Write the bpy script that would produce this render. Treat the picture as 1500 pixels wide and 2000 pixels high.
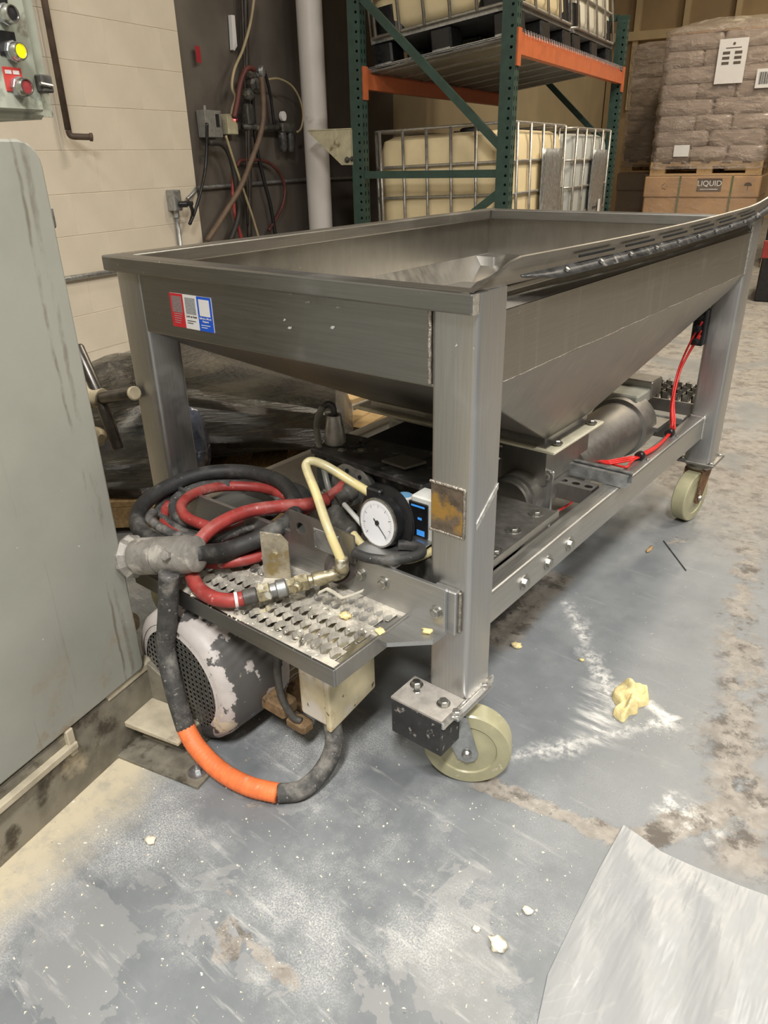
import bpy, math, random
from mathutils import Vector, Matrix, noise as mnoise
random.seed(11)
SC = bpy.context.scene
for _o in list(bpy.data.objects):
    bpy.data.objects.remove(_o)
COL = SC.collection
PI = math.pi

# ------------------------------------------------------------------ camera
YAW, TILT, ROLL, FPX = .684, .4512, -.0229, 1435.1
CAM = Vector((.5086, -.8275, 1.0111))
_d = Vector((-math.sin(YAW), math.cos(YAW), 0)); _r = Vector((math.cos(YAW), math.sin(YAW), 0)); _u = Vector((0, 0, 1))
FW = _d*math.cos(TILT) - _u*math.sin(TILT); _up = _d*math.sin(TILT) + _u*math.cos(TILT)
RT = _r*math.cos(ROLL) + _up*math.sin(ROLL); UP = -_r*math.sin(ROLL) + _up*math.cos(ROLL)
cd = bpy.data.cameras.new('camera'); cam = bpy.data.objects.new('camera', cd); COL.objects.link(cam)
cd.sensor_fit = 'VERTICAL'; cd.sensor_height = 36; cd.lens = 36*FPX/2000; cd.clip_start = .02
cam.matrix_world = Matrix(((RT.x, UP.x, -FW.x, CAM.x), (RT.y, UP.y, -FW.y, CAM.y), (RT.z, UP.z, -FW.z, CAM.z), (0, 0, 0, 1)))
SC.camera = cam

# ------------------------------------------------------------------ world, lights, exposure
ROOM = math.radians(10)          # the building is turned 10 degrees against the hopper
RM = Matrix.Rotation(ROOM, 4, 'Z')
w = bpy.data.worlds.new('world'); SC.world = w; w.use_nodes = True
w.node_tree.nodes['Background'].inputs[0].default_value = (1.0, .86, .68, 1)
w.node_tree.nodes['Background'].inputs[1].default_value = .05
def ceiling_lamp(x, y, z, sx, sy, power, col=(1, .93, .82)):
    l = bpy.data.lights.new('lamp', 'AREA'); l.shape = 'RECTANGLE'; l.size = sx; l.size_y = sy
    l.energy = power; l.color = col
    o = bpy.data.objects.new('ceiling_light_source', l); COL.objects.link(o)
    o.location = RM @ Vector((x, y, z)); o.rotation_euler = (0, 0, ROOM)
ceiling_lamp(1.0, -2.4, 3.9, .35, 1.2, 205, (1, .98, .95))
ceiling_lamp(2.6, -.3, 4.2, .35, 1.2, 80, (1, .97, .92))
ceiling_lamp(2.3, 2.4, 4.3, .35, 1.2, 110, (1, .94, .84))
ceiling_lamp(-1.5, -1.0, 4.4, .35, 1.2, 50, (1, .94, .83))
ceiling_lamp(.5, 4.6, 4.6, .35, 1.2, 105, (1, .87, .68))
ceiling_lamp(1.6, 6.2, 4.8, .35, 1.2, 80, (1, .88, .70))
ceiling_lamp(.9, 10.4, 4.8, .35, 1.2, 70, (1, .88, .68))
SC.view_settings.view_transform = 'Standard'; SC.view_settings.look = 'None'
SC.view_settings.exposure = .35; SC.view_settings.gamma = 1; SC.view_settings.use_curve_mapping = False

# ------------------------------------------------------------------ pixel helpers (a pixel is a direction; the plane it meets gives the distance)
def ray(a, b): return FW*FPX + RT*(a-750) + UP*(1000-b)
def gz(a, b, z): q = ray(a, b); return CAM + q*((z-CAM.z)/q.z)
def gy(a, b, y): q = ray(a, b); return CAM + q*((y-CAM.y)/q.y)
def gx(a, b, x): q = ray(a, b); return CAM + q*((x-CAM.x)/q.x)
def gd(a, b, dep): return CAM + ray(a, b)*(dep/FPX)
E1 = Vector((-math.sin(ROOM), math.cos(ROOM), 0)); E2 = Vector((math.cos(ROOM), math.sin(ROOM), 0))
def room_of(P): return Vector((P.dot(E2), P.dot(E1), P.z))
def rx(a, b, x): q = ray(a, b); return room_of(CAM + q*((x-CAM.dot(E2))/q.dot(E2)))
def ry(a, b, y): q = ray(a, b); return room_of(CAM + q*((y-CAM.dot(E1))/q.dot(E1)))

# ------------------------------------------------------------------ shader helpers
class Sh:
    def __init__(s, name):
        s.m = bpy.data.materials.new(name); s.m.use_nodes = True; s.t = s.m.node_tree
        s.b = s.t.nodes['Principled BSDF']; s.o = s.t.nodes['Material Output']
        s.tc = s.t.nodes.new('ShaderNodeTexCoord'); s.P = s.tc.outputs['Object']
    def node(s, ty, **kw):
        n = s.t.nodes.new(ty)
        for k, v in kw.items(): setattr(n, k, v)
        return n
    def put(s, sock, v):
        if isinstance(v, bpy.types.NodeSocket): s.t.links.new(v, sock)
        elif isinstance(v, (tuple, list)) and len(v) == 3 and sock.type == 'RGBA': sock.default_value = (*v, 1)
        else: sock.default_value = v
    def set(s, name, v): s.put(s.b.inputs[name], v)
    def math(s, op, a, b=0., c=0.):
        n = s.node('ShaderNodeMath', operation=op)
        s.put(n.inputs[0], a); s.put(n.inputs[1], b); s.put(n.inputs[2], c); return n.outputs[0]
    def mul(s, a, b): return s.math('MULTIPLY', a, b)
    def add(s, a, b): return s.math('ADD', a, b)
    def sub(s, a, b): return s.math('SUBTRACT', a, b)
    def ramp(s, x, lo, hi, a=0., b=1.):
        n = s.node('ShaderNodeMapRange', interpolation_type='SMOOTHSTEP')
        for i, v in enumerate((x, lo, hi, a, b)): s.put(n.inputs[i], v)
        return n.outputs[0]
    def mix(s, f, a, b):
        n = s.node('ShaderNodeMix', data_type='RGBA')
        s.put(n.inputs[0], f); s.put(n.inputs[6], a); s.put(n.inputs[7], b); return n.outputs[2]
    def xf(s, loc=(0, 0, 0), rot=(0, 0, 0), sc=(1, 1, 1), v=None):
        n = s.node('ShaderNodeMapping'); s.put(n.inputs[0], v or s.P)
        n.inputs[1].default_value = loc; n.inputs[2].default_value = rot; n.inputs[3].default_value = sc; return n.outputs[0]
    def noise(s, sc, det=4., ro=.55, v=None, dist=0.):
        n = s.node('ShaderNodeTexNoise'); s.put(n.inputs['Vector'], v or s.P); n.inputs['Scale'].default_value = sc
        n.inputs['Detail'].default_value = det; n.inputs['Roughness'].default_value = ro; n.inputs['Distortion'].default_value = dist
        return n.outputs[0]
    def voro(s, sc, v=None, feat='F1'):
        n = s.node('ShaderNodeTexVoronoi', feature=feat); s.put(n.inputs['Vector'], v or s.P); n.inputs['Scale'].default_value = sc
        return n.outputs[0]
    def sep(s, v=None):
        n = s.node('ShaderNodeSeparateXYZ'); s.put(n.inputs[0], v or s.P); return n.outputs
    def bump(s, h, st=.3, dist=.01):
        n = s.node('ShaderNodeBump'); s.put(n.inputs['Height'], h); n.inputs['Strength'].default_value = st
        n.inputs['Distance'].default_value = dist; s.put(s.b.inputs['Normal'], n.outputs[0]); s.put(s.b.inputs['Coat Normal'], n.outputs[0])

def mat(name, col, rough=.5, metal=0., var=.12, scale=12., spots=(), bump=0., bscale=60., stretch=(1, 1, 1), alpha=1., coat=0., emit=0., spec=.5):
    """one surface: base colour with soft variation, then spots = (colour, noise scale, lo, hi[, stretch])"""
    s = Sh(name); v = s.xf(sc=stretch) if stretch != (1, 1, 1) else s.P
    n = s.noise(scale, 5, .6, v)
    d = tuple(c*(1-var) for c in col); l = tuple(min(1, c*(1+var)) for c in col)
    c = s.mix(s.ramp(n, .3, .7), d, l); rg = s.ramp(n, .25, .75, max(.03, rough-.07), min(1, rough+.07))
    mt = metal
    for sp in spots:
        vv = s.xf(sc=sp[4], loc=(3.1, 1.7, .4)) if len(sp) > 4 else s.xf(loc=(sp[1]*.37, 2.2, sp[1]*.11))
        f = s.ramp(s.noise(sp[1], 6, .62, vv), sp[2], sp[3])
        c = s.mix(f, c, sp[0])
        if metal > .3: mt = s.mul(s.sub(1., f), mt)
    s.set('Base Color', c); s.set('Roughness', rg); s.set('Metallic', mt)
    s.set('Specular IOR Level', spec)
    if bump: s.bump(s.noise(bscale, 4, .6, v), bump, .004)
    if alpha < 1: s.set('Alpha', alpha)
    if coat: s.set('Coat Weight', coat); s.set('Coat Roughness', .12)
    if emit: s.set('Emission Color', (*col, 1)); s.set('Emission Strength', emit)
    return s.m

# ------------------------------------------------------------------ mesh helpers
class MB:
    def __init__(s): s.v = []; s.f = []; s.m = []; s.mi = 0
    def add(s, vs, fs):
        b = len(s.v); s.v += [Vector(p) for p in vs]
        s.f += [tuple(b+i for i in f) for f in fs]; s.m += [s.mi]*len(fs); return s
    def box(s, x0, x1, y0, y1, z0, z1, ch=0.):
        if ch <= 0:
            vs = [(x, y, z) for z in (z0, z1) for y in (y0, y1) for x in (x0, x1)]
            return s.add(vs, [(0, 2, 3, 1), (4, 5, 7, 6), (0, 1, 5, 4), (1, 3, 7, 5), (3, 2, 6, 7), (2, 0, 4, 6)])
        c = ch; vs = []; fs = []
        X = (x0, x1); Y = (y0, y1); Zz = (z0, z1); idx = {}
        for i in (0, 1):
            for j in (0, 1):
                for k in (0, 1):
                    sx = c if i == 0 else -c; sy = c if j == 0 else -c; sz = c if k == 0 else -c
                    idx[i, j, k] = len(vs)
                    vs += [(X[i], Y[j]+sy, Zz[k]+sz), (X[i]+sx, Y[j], Zz[k]+sz), (X[i]+sx, Y[j]+sy, Zz[k])]
        a = lambda i, j, k, q: idx[i, j, k]+q
        for i in (0, 1):
            q = [a(i, 0, 0, 0), a(i, 1, 0, 0), a(i, 1, 1, 0), a(i, 0, 1, 0)]; fs.append(q if i else q[::-1])
            q = [a(0, i, 0, 1), a(0, i, 1, 1), a(1, i, 1, 1), a(1, i, 0, 1)]; fs.append(q if i else q[::-1])
            q = [a(0, 0, i, 2), a(1, 0, i, 2), a(1, 1, i, 2), a(0, 1, i, 2)]; fs.append(q if i else q[::-1])
        for i in (0, 1):
            for j in (0, 1):
                p = (i+j) % 2
                for q in ([a(i, j, 0, 0), a(i, j, 0, 1), a(i, j, 1, 1), a(i, j, 1, 0)],): fs.append(q if p else q[::-1])
                q = [a(i, 0, j, 0), a(i, 0, j, 2), a(i, 1, j, 2), a(i, 1, j, 0)]; fs.append(q[::-1] if p else q)
                q = [a(0, i, j, 1), a(0, i, j, 2), a(1, i, j, 2), a(1, i, j, 1)]; fs.append(q if p else q[::-1])
        for i in (0, 1):
            for j in (0, 1):
                for k in (0, 1):
                    q = (a(i, j, k, 0), a(i, j, k, 1), a(i, j, k, 2)); fs.append(q if (i+j+k) % 2 else q[::-1])
        return s.add(vs, fs)
    def prism(s, pts, axis, a0, a1, cap=True):
        """closed 2D outline swept along an axis; pts are (u,v): axis z->(x,y), y->(x,z), x->(y,z)"""
        n = len(pts)
        def P(q, t): return {'z': (q[0], q[1], t), 'y': (q[0], t, q[1]), 'x': (t, q[0], q[1])}[axis]
        vs = [P(q, a0) for q in pts]+[P(q, a1) for q in pts]
        fs = [(i, (i+1) % n, n+(i+1) % n, n+i) for i in range(n)]
        if cap: fs += [tuple(range(n))[::-1], tuple(range(n, 2*n))]
        return s.add(vs, fs)
    def rtube(s, x0, x1, y0, y1, a0, a1, axis='z', r=.008, n=4):
        """rounded square tube along an axis"""
        pts = []
        for cx, cy, st in ((x1-r, y1-r, 0), (x0+r, y1-r, 1), (x0+r, y0+r, 2), (x1-r, y0+r, 3)):
            for k in range(n+1):
                t = (st+k/n)*PI/2; pts.append((cx+r*math.cos(t), cy+r*math.sin(t)))
        return s.prism(pts, axis, a0, a1)
    def cyl(s, c0, c1, r0, r1=None, n=24, cap=True):
        c0 = Vector(c0); c1 = Vector(c1); r1 = r0 if r1 is None else r1
        return s.lathe(c0, c1-c0, [(r0, 0), (r1, (c1-c0).length)], n, cap)
    def lathe(s, c, ax, prof, n=28, cap=True):
        c = Vector(c); ax = Vector(ax).normalized()
        t = ax.orthogonal().normalized(); b = ax.cross(t)
        vs = []; fs = []
        for r, h in prof:
            for k in range(n):
                a = 2*PI*k/n; vs.append(c+ax*h+(t*math.cos(a)+b*math.sin(a))*r)
        for i in range(len(prof)-1):
            for k in range(n):
                k2 = (k+1) % n; fs.append((i*n+k, i*n+k2, (i+1)*n+k2, (i+1)*n+k))
        if cap:
            if prof[0][0] > 1e-6: fs.append(tuple(range(n))[::-1])
            if prof[-1][0] > 1e-6: fs.append(tuple((len(prof)-1)*n+k for k in range(n)))
        return s.add(vs, fs)
    def tube(s, pts, r, n=10, sub=6, closed=False, smooth=True):
        P = [Vector(p) for p in pts]
        if smooth and len(P) > 2:
            Q = []; m = len(P); rng = range(m if closed else m-1)
            for i in rng:
                g = lambda k: P[k % m] if closed else P[max(0, min(m-1, k))]
                p0, p1, p2, p3 = g(i-1), g(i), g(i+1), g(i+2)
                for k in range(sub):
                    t = k/sub
                    Q.append(.5*((2*p1)+(p2-p0)*t+(2*p0-5*p1+4*p2-p3)*t*t+(3*p1-p0-3*p2+p3)*t**3))
            if not closed: Q.append(P[-1])
        else: Q = P
        m = len(Q); vs = []; fs = []
        prev = None
        for i in range(m):
            if closed: tg = Q[(i+1) % m]-Q[i-1]
            else: tg = Q[min(m-1, i+1)]-Q[max(0, i-1)]
            tg.normalize()
            if prev is None: t = tg.orthogonal().normalized()
            else: t = (prev-tg*prev.dot(tg)).normalized()
            prev = t; b = tg.cross(t)
            rr = r(i/(m-1)) if callable(r) else r
            for k in range(n):
                a = 2*PI*k/n; vs.append(Q[i]+(t*math.cos(a)+b*math.sin(a))*rr)
        for i in range(m if closed else m-1):
            i2 = (i+1) % m
            for k in range(n):
                k2 = (k+1) % n; fs.append((i*n+k, i*n+k2, i2*n+k2, i2*n+k))
        if not closed: fs += [tuple(range(n))[::-1], tuple((m-1)*n+k for k in range(n))]
        return s.add(vs, fs)
    def slab(s, quad, t):
        """flat polygon given thickness t on both sides together"""
        q = [Vector(p) for p in quad]; nrm = (q[1]-q[0]).cross(q[2]-q[0]).normalized()*(t/2); n = len(q)
        vs = [p-nrm for p in q]+[p+nrm for p in q]
        return s.add(vs, [tuple(range(n))[::-1], tuple(range(n, 2*n))]+[(i, (i+1) % n, n+(i+1) % n, n+i) for i in range(n)])
    def hexbolt(s, c, ax, r=.009, h=.007, washer=1.6):
        c = Vector(c); ax = Vector(ax).normalized()
        if washer: s.lathe(c, ax, [(r*washer, 0), (r*washer, .002)], 16)
        s.lathe(c, ax, [(r, 0), (r, h*.8), (r*.8, h)], 6); return s
    def grid(s, nu, nv, fn, flip=False):
        vs = [fn(i/nu, j/nv) for j in range(nv+1) for i in range(nu+1)]
        fs = [(j*(nu+1)+i, j*(nu+1)+i+1, (j+1)*(nu+1)+i+1, (j+1)*(nu+1)+i) for j in range(nv) for i in range(nu)]
        return s.add(vs, [f[::-1] for f in fs] if flip else fs)
    def perf(s, o, du, dv, nu, nv, hole, k=8):
        """sheet of cells o + i*du + j*dv, each with a hole; hole(a)->(u,v) in cell units -.5..5"""
        o = Vector(o); du = Vector(du); dv = Vector(dv)
        out = []
        for q in range(k):
            a = 2*PI*q/k; c, d = math.cos(a), math.sin(a); m = max(abs(c), abs(d)); out.append((c/m*.5, d/m*.5))
        hl = [hole(2*PI*q/k) for q in range(k)]
        for j in range(nv):
            for i in range(nu):
                c = o+du*(i+.5)+dv*(j+.5)
                vs = [c+du*u+dv*v for u, v in out]+[c+du*u+dv*v for u, v in hl]
                s.add(vs, [(q, (q+1) % k, k+(q+1) % k, k+q) for q in range(k)])
        return s
    def build(s, name, m, parent=None, world=False, smooth=False, label=None, kind=None, bevel=0., solid=0.):
        me = bpy.data.meshes.new(name)
        vs = s.v
        if world and parent is not None: inv = parent.matrix_basis.inverted() if parent.parent is None else (parent.parent.matrix_basis @ parent.matrix_basis).inverted(); vs = [inv @ p for p in vs]
        me.from_pydata([tuple(p) for p in vs], [], s.f)
        for mm in (m if isinstance(m, (list, tuple)) else [m]): me.materials.append(mm)
        me.polygons.foreach_set('material_index', s.m)
        if smooth:
            me.polygons.foreach_set('use_smooth', [True]*len(me.polygons))
            if smooth is not True: me.set_sharp_from_angle(angle=math.radians(smooth))
        me.update()
        o = bpy.data.objects.new(name, me); COL.objects.link(o); o.parent = parent
        if bevel:
            b = o.modifiers.new('bevel', 'BEVEL'); b.width = bevel; b.segments = 2; b.limit_method = 'ANGLE'
        if solid:
            b = o.modifiers.new('thickness', 'SOLIDIFY'); b.thickness = solid; b.offset = 0
        if label: o['label'] = label
        if kind: o['kind'] = kind
        return o
def thing(name, label, cat, loc=(0, 0, 0), rz=0., group=None, room=False, tilt=None):
    o = bpy.data.objects.new(name, None); COL.objects.link(o); o.empty_display_size = .05
    l = Vector(loc); M = Matrix.Translation(l) @ Matrix.Rotation(rz, 4, 'Z')
    if tilt: M = M @ Matrix.Rotation(tilt[1], 4, tilt[0])
    o.matrix_basis = RM @ M if room else M
    o['label'] = label; o['category'] = cat
    if group: o['group'] = group
    return o
def tag(o, label, cat, group=None):
    o['label'] = label; o['category'] = cat
    if group: o['group'] = group
    return o
def struct(o): o['kind'] = 'structure'; return o
def copy_tree(o, parent=None):
    c = o.copy(); COL.objects.link(c); c.parent = parent
    for ch in o.children: copy_tree(ch, c)
    return c
def text(name, s, size, m, parent, M, ext=.0004, align='CENTER'):
    cu = bpy.data.curves.new(name, 'FONT'); cu.body = s; cu.size = size; cu.extrude = ext; cu.align_x = align; cu.align_y = 'CENTER'
    t = bpy.data.objects.new(name, cu); COL.objects.link(t)
    dg = bpy.context.evaluated_depsgraph_get(); me = bpy.data.meshes.new_from_object(t.evaluated_get(dg))
    bpy.data.objects.remove(t); me.materials.clear(); me.materials.append(m)
    o = bpy.data.objects.new(name, me); COL.objects.link(o); o.parent = parent; o.matrix_basis = M
    return o
def wig(p, sc, amp): return amp*mnoise.noise(Vector(p)*sc)
# ------------------------------------------------------------------ materials
def steel(name, col=(.52, .515, .505), rough=.38, st=(40, 40, 1.2), blotch=.55, metal=.97, lo=.58, hi=.8, drip=0.):
    s = Sh(name)
    g = s.noise(7, 5, .65, s.xf(sc=st)); b = s.noise(5, 5, .6); sm = s.noise(1.6, 3, .5, s.xf(loc=(4, 1, 2)))
    c = s.mix(s.ramp(g, .3, .7), tuple(x*.93 for x in col), tuple(min(1, x*1.05) for x in col))
    c = s.mix(s.mul(s.ramp(b, lo, hi), blotch), c, tuple(x*.62*k for x, k in zip(col, (1.05, .97, .85))))
    if drip: c = s.mix(s.mul(s.ramp(s.noise(3, 5, .65, s.xf(sc=(9, 9, .7), loc=(1, 2, 3))), .54, .70), drip), c, tuple(min(1, x*1.35) for x in col))
    spk = s.ramp(s.noise(120, 2, .5), .73, .78)
    c = s.mix(s.mul(spk, s.ramp(sm, .48, .62)), c, (.75, .74, .7))
    s.set('Base Color', c); s.set('Metallic', s.mul(s.sub(1., s.mul(s.ramp(b, lo, hi), .35)), metal))
    s.set('Roughness', s.add(s.ramp(g, .25, .75, rough-.03, rough+.04), s.mul(s.ramp(b, .5, .8), .12)))
    s.bump(g, .06, .002); return s.m
STEEL = steel('brushed stainless')
STEELX = steel('stainless brushed along x', (.31, .308, .303), .36, (1.2, 40, 40), metal=1.)
STEELY = steel('stainless brushed along y', (.36, .338, .30), st=(40, 1.2, 40), blotch=.6, drip=.4)
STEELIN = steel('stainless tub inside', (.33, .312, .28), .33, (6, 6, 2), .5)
STEELD = steel('dull dirty stainless', (.36, .345, .32), .46, (10, 10, 4), .8)
STEELR = steel('stainless rail brushed along y', (.54, .53, .50), .42, (40, 1.2, 40), .5)
STEELA = steel('stainless angle', (.50, .498, .49), .42, (1.2, 40, 40), .5)
WELD = mat('weld bead', (.42, .38, .33), .4, .9, .3, 200, bump=.6, bscale=300)
RUST = mat('rusted patch', (.15, .115, .085), .5, .35, .4, 30, [((.30, .17, .035), 18, .52, .64), ((.04, .03, .025), 60, .62, .7)], .4)
BOLT = mat('bolt metal', (.42, .41, .38), .35, .95, .2, 200)
GALV = mat('galvanised', (.42, .43, .43), .42, .85, .22, 45, [((.25, .24, .22), 14, .6, .72)])
DARKM = mat('dark greasy metal', (.085, .083, .08), .45, .5, .4, 40, [((.23, .22, .2), 30, .6, .7), ((.01, .01, .01), 12, .55, .68)], .2)
GRIME = mat('grimy casting', (.10, .095, .085), .55, .4, .4, 30, [((.28, .25, .17), 18, .58, .68), ((.02, .02, .02), 25, .6, .7)], .3)
BLACKP = mat('black plastic', (.012, .012, .013), .35, 0, .3, 40, [((.10, .095, .09), 60, .66, .72)])
BLACK = mat('black void', (.006, .006, .006), .8)
RUB = mat('dusty black rubber', (.028, .027, .026), .62, 0, .3, 40, [((.15, .145, .13), 16, .5, .74), ((.28, .27, .25), 140, .66, .73)], .15, 120)
RUBW = mat('dusty grey cable sheath', (.06, .058, .055), .75, 0, .3, 60, [((.24, .225, .2), 16, .47, .68), ((.33, .31, .28), 160, .6, .7)], .35, 90)
REDH = mat('red rubber hose', (.33, .042, .036), .5, 0, .2, 30, [((.50, .33, .30), 60, .60, .69), ((.40, .12, .10), 12, .5, .65), ((.11, .014, .012), 9, .60, .74)])
REDC = mat('red cable', (.62, .022, .018), .35, 0, .1, 30)
ORNG = mat('orange heat shrink', (.86, .20, .06), .55, 0, .12, 50, [((.62, .30, .17), 60, .62, .72)], .2, 40)
TUBY = mat('yellowed clear tube', (.50, .44, .25), .32, 0, .12, 20, [((.66, .56, .28), 14, .5, .6), ((.30, .26, .14), 40, .64, .72)])
TUBG = mat('cloudy grey tube', (.21, .21, .18), .35, 0, .15, 30)
BRASS = mat('dirty brass fitting', (.40, .35, .23), .4, .75, .3, 90, [((.48, .46, .4), 50, .55, .64), ((.09, .08, .05), 35, .58, .68)], .2)
DOUGH = mat('dough', (.76, .62, .30), .75, 0, .16, 60, [((.84, .76, .52), 50, .56, .66)], .5, 120)
FLOUR = mat('flour crumbs', (.78, .72, .58), .9, 0, .1, 50)
CREAMP = mat('cream nylon wheel', (.40, .375, .235), .34, 0, .12, 18, [((.60, .55, .40), 50, .64, .72), ((.22, .20, .13), 10, .6, .78)])
WHITEP = mat('white plastic', (.70, .70, .66), .4, 0, .06)
GASKET = mat('cream gasket board', (.76, .72, .56), .5, 0, .08, 30)
PEEL = mat('peeling white paint over grey', (.56, .51, .48), .5, 0, .1, 20, [((.105, .10, .095), 7.5, .46, .475), ((.70, .64, .47), 9, .60, .64), ((.05, .05, .048), 50, .70, .73)], .25, 12)
PEELC = mat('yellowed peeling box paint', (.70, .61, .40), .5, 0, .12, 14, [((.38, .23, .06), 9, .50, .66), ((.78, .72, .62), 5, .52, .6), ((.08, .06, .04), 50, .66, .70)], .15, 20)
FINM = mat('dusty motor fins', (.46, .38, .29), .7, 0, .2, 30, [((.08, .06, .045), 45, .58, .66)], .3)
PIPEB = mat('rusty brown pipe', (.085, .058, .042), .6, .2, .3, 14)
CEILD = mat('dark roof deck', (.06, .055, .045), .8)
WALLB = mat('dark warehouse wall', (.13, .115, .09), .7)  # even dark tone for the walls out of view, cuts bounced light
RWOOD = mat('rusty brown block', (.22, .14, .07), .75, 0, .35, 40, [((.07, .05, .03), 30, .55, .66)], .4)
WOOD = mat('pallet wood', (.44, .29, .14), .7, 0, .25, 10, [((.20, .12, .06), 7, .58, .75)], .2, 30, (12, 1.5, 12))
# room
WALLP = mat('cream painted block', (.62, .55, .44), .6, 0, .05, 3, [((.40, .35, .27), 26, .70, .78), ((.52, .45, .35), 4, .62, .8)], .12, 90)
WALLJ = mat('painted mortar joint', (.62, .55, .44), .65, 0, .06, 6)
WALLD = mat('dark grey painted wall', (.11, .095, .08), .5, 0, .18, 2.5, [((.13, .11, .09), 1.6, .55, .75)], .05, 40)
WALLF = mat('far cream wall', (.46, .37, .23), .7, 0, .1, 1.5)
TANW = mat('tan far panel', (.34, .24, .13), .7, 0, .15, 1.2)
TANR = mat('pale tan rib', (.52, .40, .24), .7, 0, .1, 2)
PIPEW = mat('white painted pipe', (.74, .69, .64), .38, 0, .04, 3, [((.05, .045, .04), 17, .70, .715, (1, 1, .8)), ((.45, .37, .28), 3.5, .62, .8)])
GREYB = mat('grey painted box', (.20, .195, .175), .5, 0, .15, 25, [((.10, .09, .08), 30, .6, .7)])
MACH = None
GREENR = mat('dark green rack paint', (.026, .058, .046), .42, 0, .15, 20, [((.10, .12, .10), 90, .70, .74)])
ORANGER = mat('orange rack paint', (.50, .125, .042), .42, 0, .1, 14, [((.36, .08, .03), 20, .64, .76)])
BEIGEM = mat('dirty beige bracket', (.47, .43, .29), .5, 0, .14, 14, [((.20, .16, .08), 12, .57, .7)])
IBCY = mat('ibc yellowed plastic', (.80, .66, .40), .42, 0, .08, 3, [((.80, .70, .46), 2.2, .5, .7)])
IBCW = mat('ibc milky plastic', (.50, .51, .48), .42, 0, .06, 3)
IBCT = mat('ibc pale plastic', (.74, .70, .58), .42, 0, .05, 3)
CAGE = mat('ibc galvanised cage', (.42, .40, .36), .4, .8, .15, 40)
KRAFT = mat('brown paper bag', (.36, .285, .235), .36, 0, .1, 5, [((.40, .31, .24), 4, .55, .7)], .5, 16, coat=.5)
KRAFTD = mat('darker wrapped cardboard', (.21, .155, .10), .5, 0, .15, 3, [((.09, .08, .05), 9, .63, .70)], .35, 12, coat=.3)  # darker brown for the rear carton and bag stack
CARD = mat('wrapped cardboard box', (.45, .27, .14), .45, 0, .1, 4, (), .5, 14, coat=.5)
PAPER = mat('white paper', (.72, .70, .68), .6, 0, .03)
INK = mat('black ink', (.03, .028, .026), .6)
INKB = mat('brown printed ink', (.10, .075, .055), .6)
def film(name, col, alpha, sc, st=(1, 1, 1), lo=.45, hi=.62, bs=.9):
    s = Sh(name); n = s.noise(sc, 5, .6, s.xf(sc=st), .6)
    s.set('Base Color', col); s.set('Roughness', .09); s.set('Specular IOR Level', 1.)
    f = s.noise(sc*6, 4, .6, s.xf(sc=(1.5, 1.5, 1)))
    s.set('Alpha', s.ramp(n, lo, hi, alpha*.6, min(1, alpha*1.5))); s.bump(s.add(n, s.mul(f, .35)), bs, .04); return s.m
FILML = film('thin stretch wrap', (.60, .48, .38), .16, 7, (1, 1, 2.5), .40, .66, 1.)
FILM = film('stretch wrap', (.50, .41, .345), .44, 7, (1, 1, 2.5), .40, .66, 1.)
FILMW = film('hazy stretch wrap', (.80, .72, .58), .45, 6)
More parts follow.
